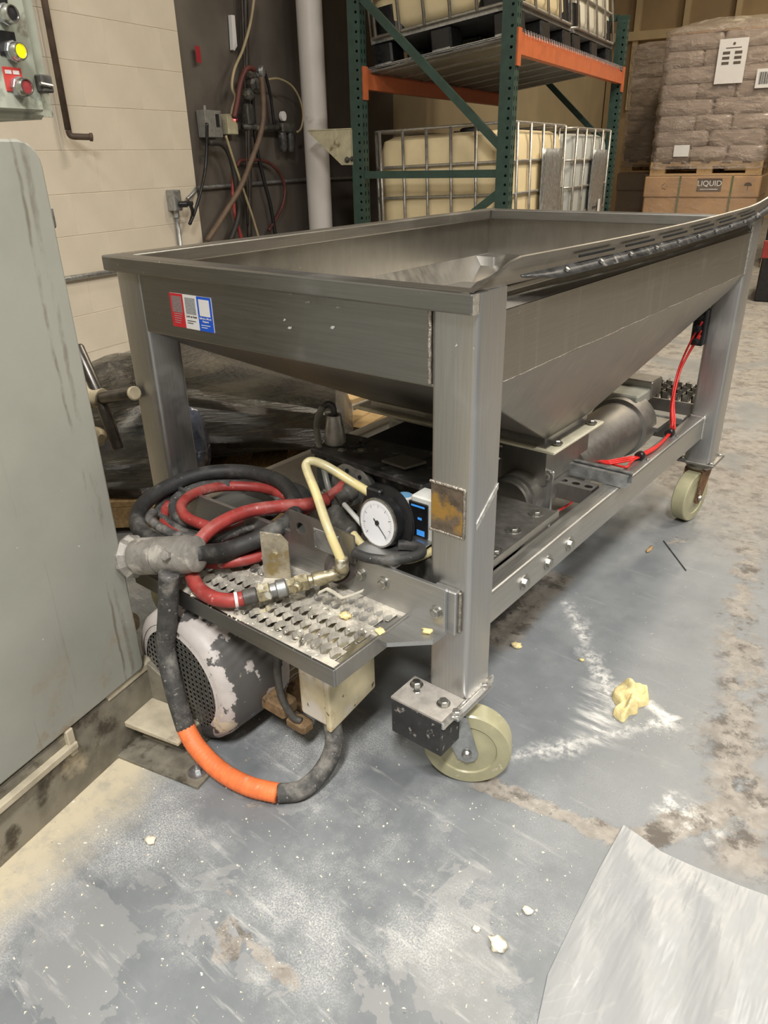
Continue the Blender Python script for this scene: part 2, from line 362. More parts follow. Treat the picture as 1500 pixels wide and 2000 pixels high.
# ------------------------------------------------------------------ floor
def floor_mat():
    s = Sh('worn blue grey floor paint'); X, Y, _ = s.sep()
    n1 = s.noise(2.3, 6, .6); n2 = s.noise(9, 6, .65); n3 = s.noise(34, 5, .65); n4 = s.noise(1.1, 4, .5, s.xf(loc=(5, 3, 0)))
    c = s.mix(s.ramp(n2, .3, .7), (.165, .178, .188), (.205, .217, .225))
    wob = s.mul(s.sub(n2, .5), .09); wob2 = s.mul(s.sub(n3, .5), .035)
    def seg(p0, p1, w0, soft=.6, k=1.):
        u = Vector((p1[0]-p0[0], p1[1]-p0[1])); L = u.length; u /= L
        dx = s.sub(X, p0[0]); dy = s.sub(Y, p0[1])
        t = s.math('DIVIDE', s.add(s.mul(dx, u.x), s.mul(dy, u.y)), L)
        d = s.math('ABSOLUTE', s.sub(s.mul(dx, u.y), s.mul(dy, u.x)))
        d = s.add(d, s.add(s.mul(wob, k), s.mul(wob2, k)))
        return s.mul(s.ramp(d, w0*soft, w0, 1., 0.), s.mul(s.ramp(t, -.06, .04), s.ramp(t, .96, 1.06, 1., 0.)))
    P = lambda a, b: gz(a, b, 0)
    wmask = s.ramp(s.noise(8, 7, .7, s.xf(loc=(5, 5, 2))), .40, .50)
    # bare worn concrete: band on the right, diagonal band, patches under the rail and farther back
    worn = seg(P(1475, 880), P(1445, 1250), .045, .3, 1.5); worn = s.math('MAXIMUM', worn, seg(P(1450, 1230), P(1440, 1700), .075, .3, 1.6)); worn = s.mul(worn, wmask)
    worn = s.math('MAXIMUM', worn, seg(P(930, 1520), P(1230, 1650), .02)); worn = s.math('MAXIMUM', worn, seg(P(1230, 1650), P(1480, 1560), .03))
    worn = s.math('MAXIMUM', worn, seg(P(960, 1260), P(1090, 1120), .055, .4)); worn = s.math('MAXIMUM', worn, seg(P(440, 1800), P(580, 1930), .012, .5))
    worn = s.math('MAXIMUM', worn, seg(P(420, 1850), P(470, 1850), .028, .5))
    far = s.ramp(s.add(Y, s.mul(s.sub(n1, .5), 1.2)), .95, 1.7)
    worn = s.math('MAXIMUM', worn, s.mul(far, s.ramp(n1, .36, .52)))
    worn = s.math('MAXIMUM', worn, s.ramp(s.noise(5.2, 7, .7, s.xf(loc=(1.3, 8.2, 0))), .665, .68))
    conc = s.mix(s.ramp(n3, .35, .65), (.235, .21, .18), (.33, .30, .26))
    conc = s.mix(s.ramp(s.noise(15, 7, .75, s.xf(loc=(2, 6, 1))), .48, .60), conc, (.11, .095, .08))
    c = s.mix(worn, c, conc)
    dk = s.ramp(s.noise(6.5, 6, .7, s.xf(sc=(.5, 3, 1), loc=(3, 1, 0))), .62, .70)
    c = s.mix(s.mul(s.mul(dk, far), .8), c, (.075, .065, .055))
    c = s.mix(s.mul(far, .35), c, (.26, .235, .195))
    c = s.mix(s.ramp(s.noise(27, 3, .6, s.xf(loc=(9, 9, 0))), .735, .75), c, (.07, .065, .06))
    # second coat patches in the foreground, then flour: haze, smears, specks
    near = s.ramp(s.math('DISTANCE', 0., 0.) if False else s.add(Y, s.mul(X, .55)), .18, -.30)
    c = s.mix(s.mul(s.ramp(s.noise(4.2, 6, .6, s.xf(loc=(7.3, 1.9, 0)), .5), .53, .54), s.ramp(near, .35, .6)), c, (.25, .255, .255))
    gran = s.ramp(s.noise(360, 2, .7), .40, .62, .25, 1.)
    haze = s.mul(gran, s.ramp(s.noise(3.4, 6, .68, s.xf(loc=(0, 4, 0))), .45, .70))
    haze = s.mul(haze, s.add(s.mul(near, .75), .14))
    c = s.mix(haze, c, (.60, .60, .58))
    sm = s.noise(6, 6, .65, s.xf(rot=(0, 0, .7), sc=(1, 7, 1)))
    c = s.mix(s.mul(s.ramp(sm, .56, .74), s.add(s.mul(near, .42), .12)), c, (.63, .62, .59))
    line = s.sub(s.add(s.mul(X, .974), s.mul(Y, .225)), -.614)      # distance from the mixer base
    dust = s.mul(s.ramp(s.add(line, s.mul(s.sub(n2, .5), .16)), .02, .15, 1., 0.), s.ramp(Y, -.16, -.22))
    c = s.mix(s.mul(dust, s.ramp(n3, .28, .55, .6, 1.)), c, (.62, .54, .385))
    fine = s.ramp(s.noise(60, 5, .7), .36, .62)
    fan = s.mul(seg(P(1105, 1175), P(1205, 1385), .030, -.3, 1.4), fine); fan = s.math('MAXIMUM', fan, s.mul(seg(P(1000, 1480), P(1310, 1405), .028, -.3, 1.3), fine))
    fan = s.math('MAXIMUM', fan, s.mul(seg(P(1190, 1330), P(1165, 1450), .07, .0, 1.), s.ramp(s.noise(8, 6, .7, s.xf(rot=(0, 0, -.5), sc=(1, 6, 1))), .40, .66)))
    fan = s.math('MAXIMUM', fan, s.mul(seg(P(1265, 1370), P(1310, 1410), .02, .2, 1.), .9))
    fan = s.math('MAXIMUM', fan, s.mul(seg(P(1290, 1560), P(1400, 1640), .06, -.4, 1.2), s.mul(fine, s.ramp(n3, .42, .6))))
    c = s.mix(s.mul(fan, s.ramp(n3, .30, .58, .35, 1.)), c, (.72, .71, .67))
    sp = s.math('MAXIMUM', s.ramp(s.noise(95, 2, .5), .715, .74), s.ramp(s.noise(48, 3, .6, s.xf(loc=(4, 4, 0))), .725, .74))
    c = s.mix(s.mul(sp, s.add(s.mul(near, .7), .2)), c, (.78, .75, .66))
    s.set('Base Color', c)
    s.set('Roughness', s.add(s.ramp(n2, .3, .7, .34, .5), s.mul(s.math('MAXIMUM', worn, haze), .3)))
    s.bump(s.add(s.mul(worn, -.5), s.add(s.mul(n3, .25), s.mul(sp, .5))), .35, .004)
    return s.m
b = MB(); b.grid(24, 30, lambda u, v: RM @ Vector((-3.2+u*9, -3.5+v*19, 0)))
struct(b.build('floor', floor_mat()))

# ------------------------------------------------------------------ block wall on the left, dark wall beside it, walls behind
WX = -3.07
wall = MB().box(WX-.2, WX-.0025, -3.4, 2.93, 0, 5).build('wall_left', WALLJ); wall.matrix_basis = RM; struct(wall)
BH, BL = .203, .406
blk = {}
def block_mesh(w):
    k = round(w, 3)
    if k not in blk:
        m = MB().box(-.012, .0, -w/2+.0008, w/2-.0008, .0008, BH-.0008, .0022)
        me = bpy.data.meshes.new('block'); me.from_pydata([tuple(p) for p in m.v], [], m.f); me.materials.append(WALLP); blk[k] = me
    return blk[k]
for r in range(13):
    zz = .0537+r*BH
    y = .14+(.203 if r % 2 else 0)
    while y < 2.93:
        y1 = min(y+BL, 2.93)
        if y1-y > .05:
            o = bpy.data.objects.new('block', block_mesh(y1-y)); COL.objects.link(o); o.parent = wall
            o.location = (WX, (y+y1)/2, zz); 
        y += BL
o = MB().box(WX-.2, WX-.02, 2.93, 5.6, 0, 5).build('wall_dark', WALLD); o.matrix_basis = RM; struct(o)
o = MB().box(WX-.2, WX-.02, 5.6, 13.2, 0, 5).build('wall_left_far', WALLF); o.matrix_basis = RM; struct(o)
far = MB().box(WX, 6, 13.0, 13.2, 0, 5).build('wall_back', TANW); far.matrix_basis = RM; struct(far)
for i in range(11):
    MB().box(-2.7+i*.72, -2.62+i*.72, 12.9, 13.0, 1.6, 4.4).build('rib', TANR, far)
for zz in (2.55, 3.5):
    MB().box(WX, 6, 12.86, 13.0, zz, zz+.12).build('rail', TANR, far)
o = MB().box(5.8, 6, -3.5, 13.2, 0, 5).build('wall_right', WALLB); o.matrix_basis = RM; struct(o)
o = MB().box(WX, 6, -3.7, -3.5, 0, 5).build('wall_front', WALLB); o.matrix_basis = RM; struct(o)
o = MB().box(WX-.2, 6, -3.7, 13.2, 5.0, 5.1).build('ceiling', CEILD); o.matrix_basis = RM; struct(o)

def rthing(name, label, cat, loc, rz=0., group=None, tilt=None): return thing(name, label, cat, loc, rz, group, True, tilt)
# ------------------------------------------------------------------ things fixed to the walls (room coordinates x=across, y=along)
t = rthing('bent_pipe', 'rusty brown pipe running down cream block wall, bent at its foot', 'pipe', (0, 0, 0))
p = [(-3.03, 1.993, 2.4), (-3.03, 1.993, 1.16), (-3.025, 2.0, 1.135), (-2.99, 2.03, 1.13), (-2.95, 2.06, 1.128)]
MB().tube(p[:2], .016, 10).build('riser', PIPEB, t, smooth=True)
MB().tube([p[1], p[2], p[3], p[4]], .015, 10).tube([(-2.955, 2.056, 1.128), (-2.945, 2.063, 1.127)], .02, 10).build('hook', PIPEB, t, smooth=True)
t = rthing('outlet_box', 'grey steel outlet box with a black plug on cream wall', 'outlet box', (WX, 2.70, .74))
MB().box(0, .06, -.045, .02, 0, .115, .004).build('box', GALV, t)
MB().box(.06, .063, -.04, .015, .008, .107, .001).build('cover_plate', GALV, t)
MB().cyl((.063, -.005, .035), (.10, .02, .035), .018).cyl((.10, .02, .035), (.13, .035, .04), .012).build('plug', BLACKP, t, smooth=30)
t = rthing('wall_conduit', 'galvanised conduit dropping from outlet box on cream wall', 'conduit', (WX+.02, 2.70, 0))
MB().tube([(0, 0, .05), (0, 0, .74)], .012, 10).build('tube', GALV, t, smooth=True); MB().cyl((0, 0, .70), (0, 0, .74), .018).build('connector', GALV, t, smooth=30)
o = MB().tube([RM@Vector(q) for q in ((WX+.02, .9, .475), (WX+.02, 2.6, .452))], .014, 10).build('horizontal_conduit', GALV, smooth=True); tag(o, 'horizontal grey conduit low across the cream block wall', 'conduit')
o = MB().tube([RM@Vector(q) for q in ((WX+.05, 2.78, .80), (WX+.04, 2.86, .835), (WX+.0, 2.94, .853), (WX, 3.1, .855), (WX, 4.0, .862), (WX, 5.2, .85))], .012, 8).build('dark_wall_conduit', GALV, smooth=True); tag(o, 'thin grey conduit running along dark wall behind white pipe', 'conduit')
# things on the dark wall
DX = WX-.015
def rq(a, b, x=DX+.03): return rx(a, b, x)
t = rthing('disconnect_switch', 'grey electrical disconnect box on dark wall', 'switch box', (DX, 3.02, 1.135))
MB().box(0, .07, 0, .085, 0, .15, .004).build('box', GREYB, t); MB().box(0, .06, .09, .165, 0, .15, .004).build('cover', GREYB, t); MB().box(.06, .064, .108, .136, .06, .13).build('handle_slot', BLACK, t)
MB().tube([(.04, .04, .15), (.04, .04, .175)], .01, 8).build('hub', GALV, t)
t = rthing('relay_box', 'small tan junction box with a lit red pilot lamp', 'junction box', (DX, 3.24, 1.155))
MB().box(0, .06, 0, .10, 0, .115, .004).build('box', BEIGEM, t); MB().box(.06, .075, .085, .12, .07, .12).build('switch', BLACKP, t)
MB().lathe((.062, .07, .085), (1, 0, 0), [(.006, 0), (.004, .005), (0, .006)], 10).build('pilot_lamp', mat('red pilot', (1, .05, .08), .4, emit=6.), t)
o = MB().box(0, .003, 0, .04, 0, .085).build('red_sticker', mat('wall sticker red', (.32, .02, .03), .5)); o.matrix_basis = RM@Matrix.Translation(rq(384, 122, DX+.022)); tag(o, 'small dark red sticker high on dark wall', 'sticker')  # plain dark red sticker colour
pts = [(451, 29), (458, 30), (460, 55), (463, 90), (458, 99), (455, 97), (453, 60)]
m = MB(); vs = [rq(a, b, DX+.022) for a, b in pts]; m.prism([(q.y, q.z) for q in vs], 'x', DX, DX+.024)
o = m.build('torn_label', PAPER); o.matrix_basis = RM; tag(o, 'torn white paper strip stuck on dark wall', 'label')
HN = [0]
def wall_hose(name, pts, r, m, label, cat='hose', x=None):
    HN[0] += 1; x = x or DX+.045+.022*(HN[0] % 7)      # crossing hoses lie in front of one another
    o = MB().tube([RM@rq(a, b, x if len(q) < 1 else q[0]) for a, b, *q in pts], r, 8, 6).build(name, m, smooth=True)
    tag(o, label, cat); return o
DPIPE = mat('dark drop pipe', (.045, .035, .028), .5, .3, .3, 20)
wall_hose('drop_pipe', [(478, -40, DX+.05), (482, 140, DX+.05), (486, 300, DX+.05), (487, 470, DX+.05)], .018, DPIPE, 'dark vertical air pipe in the middle of dark wall', 'pipe')
wall_hose('drop_pipe', [(471, -40, DX+.05), (478, 150, DX+.05), (484, 440, DX+.05)], .010, DPIPE, 'thin dark pipe left of the thick air pipe', 'pipe')
TAN = mat('tan air line', (.36, .29, .17), .5); DRED = mat('dirty red air hose', (.10, .026, .022), .55, 0, .25, 20); BRN = mat('brown air hose', (.13, .085, .055), .6, 0, .2, 20)
wall_hose('air_line', [(498, -20), (490, 40), (475, 95), (458, 135), (453, 170), (460, 190), (455, 208), (452, 225)], .009, TAN, 'thin tan air line curving down past torn label', 'air line')
wall_hose('air_line', [(525, 155), (545, 154), (570, 168), (586, 195), (592, 225), (588, 250), (580, 258)], .007, TAN, 'thin tan air line arching right toward filter bowls', 'air line')
wall_hose('air_hose', [(457, 230), (464, 195), (470, 160), (482, 134), (497, 136)], .016, DRED, 'short dark red hose hooked over the valve cluster')
wall_hose('air_hose', [(510, 150), (514, 190), (514, 230), (508, 265), (492, 310), (470, 365), (440, 415), (405, 470)], .017, BRN, 'long brown hose crossing down left from valve cluster')
wall_hose('air_hose', [(463, 325), (468, 315), (480, 313), (515, 314), (540, 330), (554, 355), (556, 380), (548, 410), (525, 450)], .012, DRED, 'dark red hose looping right below the valve cluster')
wall_hose('air_hose', [(456, 335), (455, 380), (460, 425), (473, 470)], .012, REDH, 'bright red hose hanging behind the hopper rim')
wall_hose('air_hose', [(410, 279), (430, 280), (445, 295), (455, 325), (462, 370), (466, 420), (450, 470)], .017, mat('black wall cable', (.03, .026, .022), .6), 'black cable bending down from grey switch box', 'cable')
wall_hose('air_line', [(441, 265), (455, 310), (475, 370), (492, 420), (507, 470)], .008, TAN, 'thin tan cord hanging from tan junction box', 'cord')
wall_hose('hanging_cable', [(404, 240, DX+.07), (404, 290, DX+.06), (400, 335, DX+.06), (390, 380, DX+.1), (380, 415, DX+.1), (370, 438, DX+.1)], .010, BLACKP, 'thin black cord hanging in front of wall edge', 'cord')
wall_hose('hanging_cable', [(366, 392, DX+.13), (374, 405, DX+.13), (376, 420, DX+.1), (371, 437, DX+.09)], .011, BLACKP, 'short black cord looping out of the plug', 'cord')
wall_hose('pry_bar', [(492, 170, DX+.05), (500, 280, DX+.05), (515, 350, DX+.05), (528, 400, DX+.05), (538, 460, DX+.05)], .013, BLACKP, 'black rod slanting down dark wall', 'rod')
wall_hose('air_line', [(517, 140), (528, 185), (533, 225), (536, 245)], .010, BLACKP, 'black tube leaning between valve cluster and filter', 'tube')
# valve cluster and filter regulator
c = rq(490, 160, DX+.06); t = rthing('valve_cluster', 'greasy black valve cluster on the dark air pipe', 'valve', c)
for (a, b2, r) in ((488, 145, .035), (494, 165, .05), (503, 160, .04), (484, 185, .036), (500, 150, .03)):
    q = rq(a, b2, DX+.08)-c; MB().lathe(q-Vector((.03, 0, 0)), (1, 0, 0), [(r*.6, 0), (r, .01), (r, .05), (r*.6, .065)], 8).build('valve_body', GRIME, t)
q = rq(508, 140, DX+.10)-c; MB().lathe(q, (1, .4, 0), [(.035, 0), (.035, .02), (.03, .025)], 20).build('gauge', GALV, t, smooth=30)
q = rq(484, 210, DX+.06)-c; MB().box(q.x-.02, q.x+.02, q.y-.03, q.y+.03, q.z-.10, q.z+.02, .006).build('block', GRIME, t)
c = rq(560, 250, DX+.06); t = rthing('filter_regulator', 'air filter regulator with two dark bowls left of white pipe', 'regulator', c)
MB().box(-.03, .03, -.09, .06, -.03, .03, .008).build('body', GRIME, t)
for dy in (-.06, .03): MB().lathe((0, dy, -.03), (0, 0, -1), [(.028, 0), (.03, .02), (.03, .09), (.02, .12), (0, .125)], 14).build('bowl', DARKM, t, smooth=40)
MB().lathe((0, -.05, .03), (0, 0, 1), [(.02, 0), (.024, .03), (.02, .05)], 12).build('knob', DARKM, t)
q = rq(550, 227, DX+.08)-c; MB().lathe(q, (1, 0, 0), [(.03, 0), (.03, .02)], 18).build('dial', PAPER, t, smooth=30)
q = rq(520, 249, DX+.06)-c; MB().tube([q+Vector((0, -.25, 0)), (0, -.09, 0)], .018, 8).build('supply_pipe', GRIME, t, smooth=True)
# white pipe column and beige bracket on it
c = rx(610, 300, -2.9); t = rthing('white_column', 'round white steel column with black scuffs beside green rack', 'column', (-2.9, 4.055, 0))
MB().lathe((0, 0, 0), (0, 0, 1), [(.088, 0), (.088, 5)], 40).build('shaft', PIPEW, t, smooth=30)
MB().lathe((0, 0, 0), (0, 0, 1), [(.16, 0), (.16, .02)], 4).build('base_plate', PIPEW, t)
a = rx(600, 250, -2.55); c = ry(686, 252, 3.72); e = ry(686, 322, 3.72); d0 = ry(600, 250, 3.72)
t = rthing('beige_bracket', 'beige triangular steel bracket hung between white column and rack', 'bracket', (c.x, 3.72, e.z))
W0 = d0.x-c.x; H = c.z-e.z
MB().prism([(W0, H), (W0+.02, H-.02), (-.085, 0), (0, 0), (0, H)], 'y', 0, .012).build('web', BEIGEM, t)
MB().box(W0, .0, 0, .10, H-.004, H+.006).build('top_flange', BEIGEM, t); MB().box(-.006, .004, 0, .10, 0, H).build('back_flange', BEIGEM, t)
MB().box(-.125, -.115, -.004, 0, .06, H).build('rib', BEIGEM, t); MB().hexbolt((-.04, 0, .03), (0, -1, 0), .012, .02).hexbolt((.0, 0, .035), (0, -1, 0), .01, .03).build('bolt', GRIME, t)
# ------------------------------------------------------------------ pallet rack (room coordinates)
t = rthing('pallet_rack', 'green and orange pallet rack holding wire caged tanks', 'rack', (-1.36, 3.76, 0))
RX0, RY0 = -1.36, 3.76
def post(x, y, h=4.2):
    x -= RX0; y -= RY0
    m = MB(); hw, hd, th = .043, .038, .0
    n = int(h/.0508)
    # side face toward the camera and front face with holes, back and far faces plain
    m.perf((x-hw, y-hd, 0), (2*hw, 0, 0), (0, 0, .0508), 1, n, lambda a: (.22+math.cos(a)*.10, math.sin(a)*.17))
    m.perf((x+hw, y-hd, 0), (0, hd, 0), (0, 0, .0508), 2, n, lambda a: (math.cos(a)*.16, math.sin(a)*.28))
    m.add([(x-hw, y-hd, 0), (x-hw, y+hd, 0), (x+hw, y+hd, 0), (x-hw, y-hd, h), (x-hw, y+hd, h), (x+hw, y+hd, h)], [(0, 3, 4, 1), (1, 4, 5, 2)])
    o = m.build('upright', GREENR, t)
    MB().box(x-hw-.02, x+hw+.02, y-hd-.02, y+hd+.02, 0, .008).build('foot_plate', GREENR, t)
    return o
for y in (3.76, 6.42):
    for x in (-1.355, -2.365): post(x, y, 4.2 if y < 5 else 2.02)
def bar(name, p, q, w, m=GREENR, d=.03):
    p = Vector(p)-Vector((RX0, RY0, 0)); q = Vector(q)-Vector((RX0, RY0, 0)); u = (q-p).normalized(); n = Vector((0, 1, 0)); s = u.cross(n).normalized()*w/2
    MB().slab([p-s, q-s, q+s, p+s], d).build(name, m, t)
for y in (3.745, 6.42):
    bar('brace', (-2.33, y, 1.89), (-1.37, y, 1.035), .045)
    bar('brace', (-2.34, y, .90), (-1.38, y, .90), .045)
    bar('brace', (-1.37, y, .80), (-2.33, y, .12), .045)
    bar('brace', (-2.34, y, 2.0), (-1.38, y, 2.0), .045)
def beam(x, z0, z1, y0=3.80, y1=6.38):
    m = MB(); X = x-RX0
    m.prism([(X-.025, z0), (X+.025, z0), (X+.025, z1-.03), (X+.005, z1-.03), (X+.005, z1), (X-.025, z1)], 'y', y0-RY0, y1-RY0)
    o = m.build('beam', ORANGER, t)
    for y in (y0, y1-.0):
        yy = y-RY0
        MB().box(X+.02, X+.032, yy-.06 if y < 5 else yy, yy if y < 5 else yy+.06, z0-.06, z1+.01).build('beam_connector', ORANGER, t)
beam(-1.335, 1.52, 1.635); beam(-2.345, 1.395, 1.51)
# wire decks: four panels of bars on the beams
for k in range(2):
    ya = 3.86+k*1.27-RY0; yb = ya+1.21
    m = MB()
    def zz(x): return 1.64+(x+1.335)*(.125/1.01)+.003
    for i in range(25):
        y = ya+(yb-ya)*i/24
        m.tube([(-2.36-RX0, y, zz(-2.36)), (-1.335-RX0+.03, y, zz(-1.335)), (-1.335-RX0+.034, y, 1.612)], .0035, 4, smooth=False)
    for i in range(11):
        x = -2.36+i*.1; m.tube([(x-RX0, ya, zz(x)), (x-RX0, yb, zz(x))], .0035, 4, smooth=False)
    for i in range(4):
        y = ya+.12+(yb-ya-.24)*i/3; q = [(-2.35-RX0, zz(-2.35)-.03), (-1.36-RX0, zz(-1.36)-.03), (-1.36-RX0, zz(-1.36)-.004), (-2.35-RX0, zz(-2.35)-.004)]
        m.prism(q, 'y', y-.03, y+.03)
    m.build('wire_deck', GALV, t)
SHEETM = mat('dull grey plywood sheet', (.16, .15, .13), .6, 0, .25, 8, (), .1)
m = MB(); m.slab([(-2.34-RX0, .12, zz(-2.34)-.02), (-1.36-RX0, .12, zz(-1.36)-.02), (-1.36-RX0, 2.5, zz(-1.36)-.02), (-2.34-RX0, 2.5, zz(-2.34)-.02)], .01)
m.build('deck_sheet', SHEETM, t)

# ------------------------------------------------------------------ caged bulk tanks
def rrect(w, d, r, n=6):
    pts = []
    for cx, cy, st in ((w/2-r, d/2-r, 0), (-w/2+r, d/2-r, 1), (-w/2+r, -d/2+r, 2), (w/2-r, -d/2+r, 3)):
        for k in range(n+1): a = (st+k/n)*PI/2; pts.append((cx+r*math.cos(a), cy+r*math.sin(a)))
    return pts
def tote(label, loc, plastic, tilt=0., H=1.16, plate=True, note=None, foot=BLACKP):
    t = rthing('caged_tank', label, 'tank', loc, 0, 'caged bulk liquid tanks on the rack', ('Y', tilt) if tilt else None)
    W, D = .96, 1.16
    m = MB(); prev = None
    rings = [(.0, .16, .80), (.0, .17, .93), (0, .22, 1.), (0, H-.13, 1.), (0, H-.07, .97), (0, H-.045, .86), (0, H-.04, .2), (0, H-.04, .0)]
    N = 28; vs = []; fs = []
    for _, z, k in rings:
        for p in rrect(W*1.005*k, D*1.005*k, .13*max(k, .05)): vs.append((p[0], p[1], z))
    n = len(rrect(1, 1, .1))
    for i in range(len(rings)-1):
        for k in range(n): fs.append((i*n+k, i*n+(k+1) % n, (i+1)*n+(k+1) % n, (i+1)*n+k))
    m.add(vs, fs); m.build('bottle', plastic, t, smooth=50)
    MB().lathe((0, 0, H-.05), (0, 0, 1), [(.10, 0), (.10, .04), (.08, .05)], 20).build('cap', BLACKP, t, smooth=30)
    r = .0105; rows = (.155, .36, .55, .74, .93, H-.012)
    for z in rows:
        MB().tube([(p[0], p[1], z) for p in rrect(W+.03, D+.03, .08)], r, 6, closed=True, smooth=False).build('cage_hoop', CAGE, t, smooth=True)
    for i in range(6):
        x = -W/2+.05+i*(W-.10)/5
        for s in (-1, 1): MB().tube([(x, s*(D/2+.022), .15), (x, s*(D/2+.022), H-.012)], r, 6, smooth=False).build('cage_bar', CAGE, t, smooth=True)
    for i in range(5):
        y = -D/2+.06+i*(D-.12)/4
        for s in (-1, 1): MB().tube([(s*(W/2+.022), y, .15), (s*(W/2+.022), y, H-.012)], r, 6, smooth=False).build('cage_bar', CAGE, t, smooth=True)
    MB().box(-W/2, W/2, -D/2, D/2, .125, .155).build('pallet_top', GALV, t)
    for i in (-1, 0, 1):
        for j in (-1, 0, 1):
            MB().box(i*(W/2-.07)-.07, i*(W/2-.07)+.07, j*(D/2-.09)-.09, j*(D/2-.09)+.09, .0, .125, .012).build('pallet_foot', foot, t)
        MB().box(i*(W/2-.07)-.06, i*(W/2-.07)+.06, -D/2, D/2, -.001, .012).build('pallet_runner', GALV, t)
    for i in (-1, 1):
        for j in (-1, 1):   # black corner guards at the bottom of the cage
            MB().prism([(p[0]*1.0+i*(W/2-.12), p[1]+j*(D/2-.12)) for p in rrect(.25, .25, .08)], 'z', .16, .31).build('corner_guard', foot, t)
    if plate:
        y0 = -.06
        def sheet(u, v):
            y = y0+u*.46; z = .34+v*.66
            return (W/2+.036+.004*math.sin(v*9)+.003*math.sin(u*7), y, z)
        pl = MB().grid(6, 10, sheet).build('placard', GALV, t, smooth=True, solid=.004)
        if note: MB().box(W/2+.046, W/2+.048, *note).build('note', PAPER, pl)
        for q in range(5): MB().box(W/2+.044, W/2+.046, y0+.12+q*.03, y0+.14+q*.03, .55+.01*(q % 2), .57).build('marking', INK, pl)
    return t
tote('yellowed caged tank on the floor under rack, nearest the camera', (-1.84, 4.52, .02), IBCY, -.03, note=(.24, .30, .36, .50))
tote('pale grey caged tank on the floor under rack, farther along', (-1.84, 5.76, .02), IBCW, -.0, note=(.22, .29, .36, .62))
tote('pale yellow caged tank on upper rack shelf behind green diagonal brace', (-1.86, 4.50, 1.585), IBCY, -.122, plate=False)
tote('whitish caged tank on upper rack shelf at its far end', (-1.86, 5.72, 1.585), IBCT, -.122, plate=False)

# ------------------------------------------------------------------ wrapped pallet loads to the right of the rack
def pallet(t, w, d, z, m=WOOD):
    for i in range(6):
        x = -w/2+(w-.1)*i/5; MB().box(x, x+.1, -d/2, d/2, z+.105, z+.125).build('deck_board', m, t)
    for i in range(3):
        y = -d/2+(d-.09)*i/2
        MB().box(-w/2, w/2, y, y+.09, z+.085, z+.105).build('stringer_board', m, t)
        for x in (-w/2, -.07, w/2-.14): MB().box(x, x+.14, y, y+.09, z+.02, z+.085).build('block', m, t)
        MB().box(-w/2, w/2, y, y+.09, z, z+.02).build('bottom_board', m, t)
def bag(w, d, h, s):
    m = MB(); random.seed(s); vs = []; fs = []
    pr = [(0, .93), (.10, .985), (.4, 1.), (.7, 1.), (.92, .985), (1, .93)]
    o = rrect(1, 1, .08, 4); n = len(o)
    for t_, k in pr:
        for p in o: vs.append((p[0]*w*k+wig((p[0]*3, s, t_*2), 1, .012), p[1]*d*k+wig((p[1]*3, s+5, t_*2), 1, .012), t_*h))
    for i in range(len(pr)-1):
        for k in range(n): fs.append((i*n+k, i*n+(k+1) % n, (i+1)*n+(k+1) % n, (i+1)*n+k))
    fs += [tuple(range(n))[::-1], tuple((len(pr)-1)*n+k for k in range(n))]
    return m.add(vs, fs)
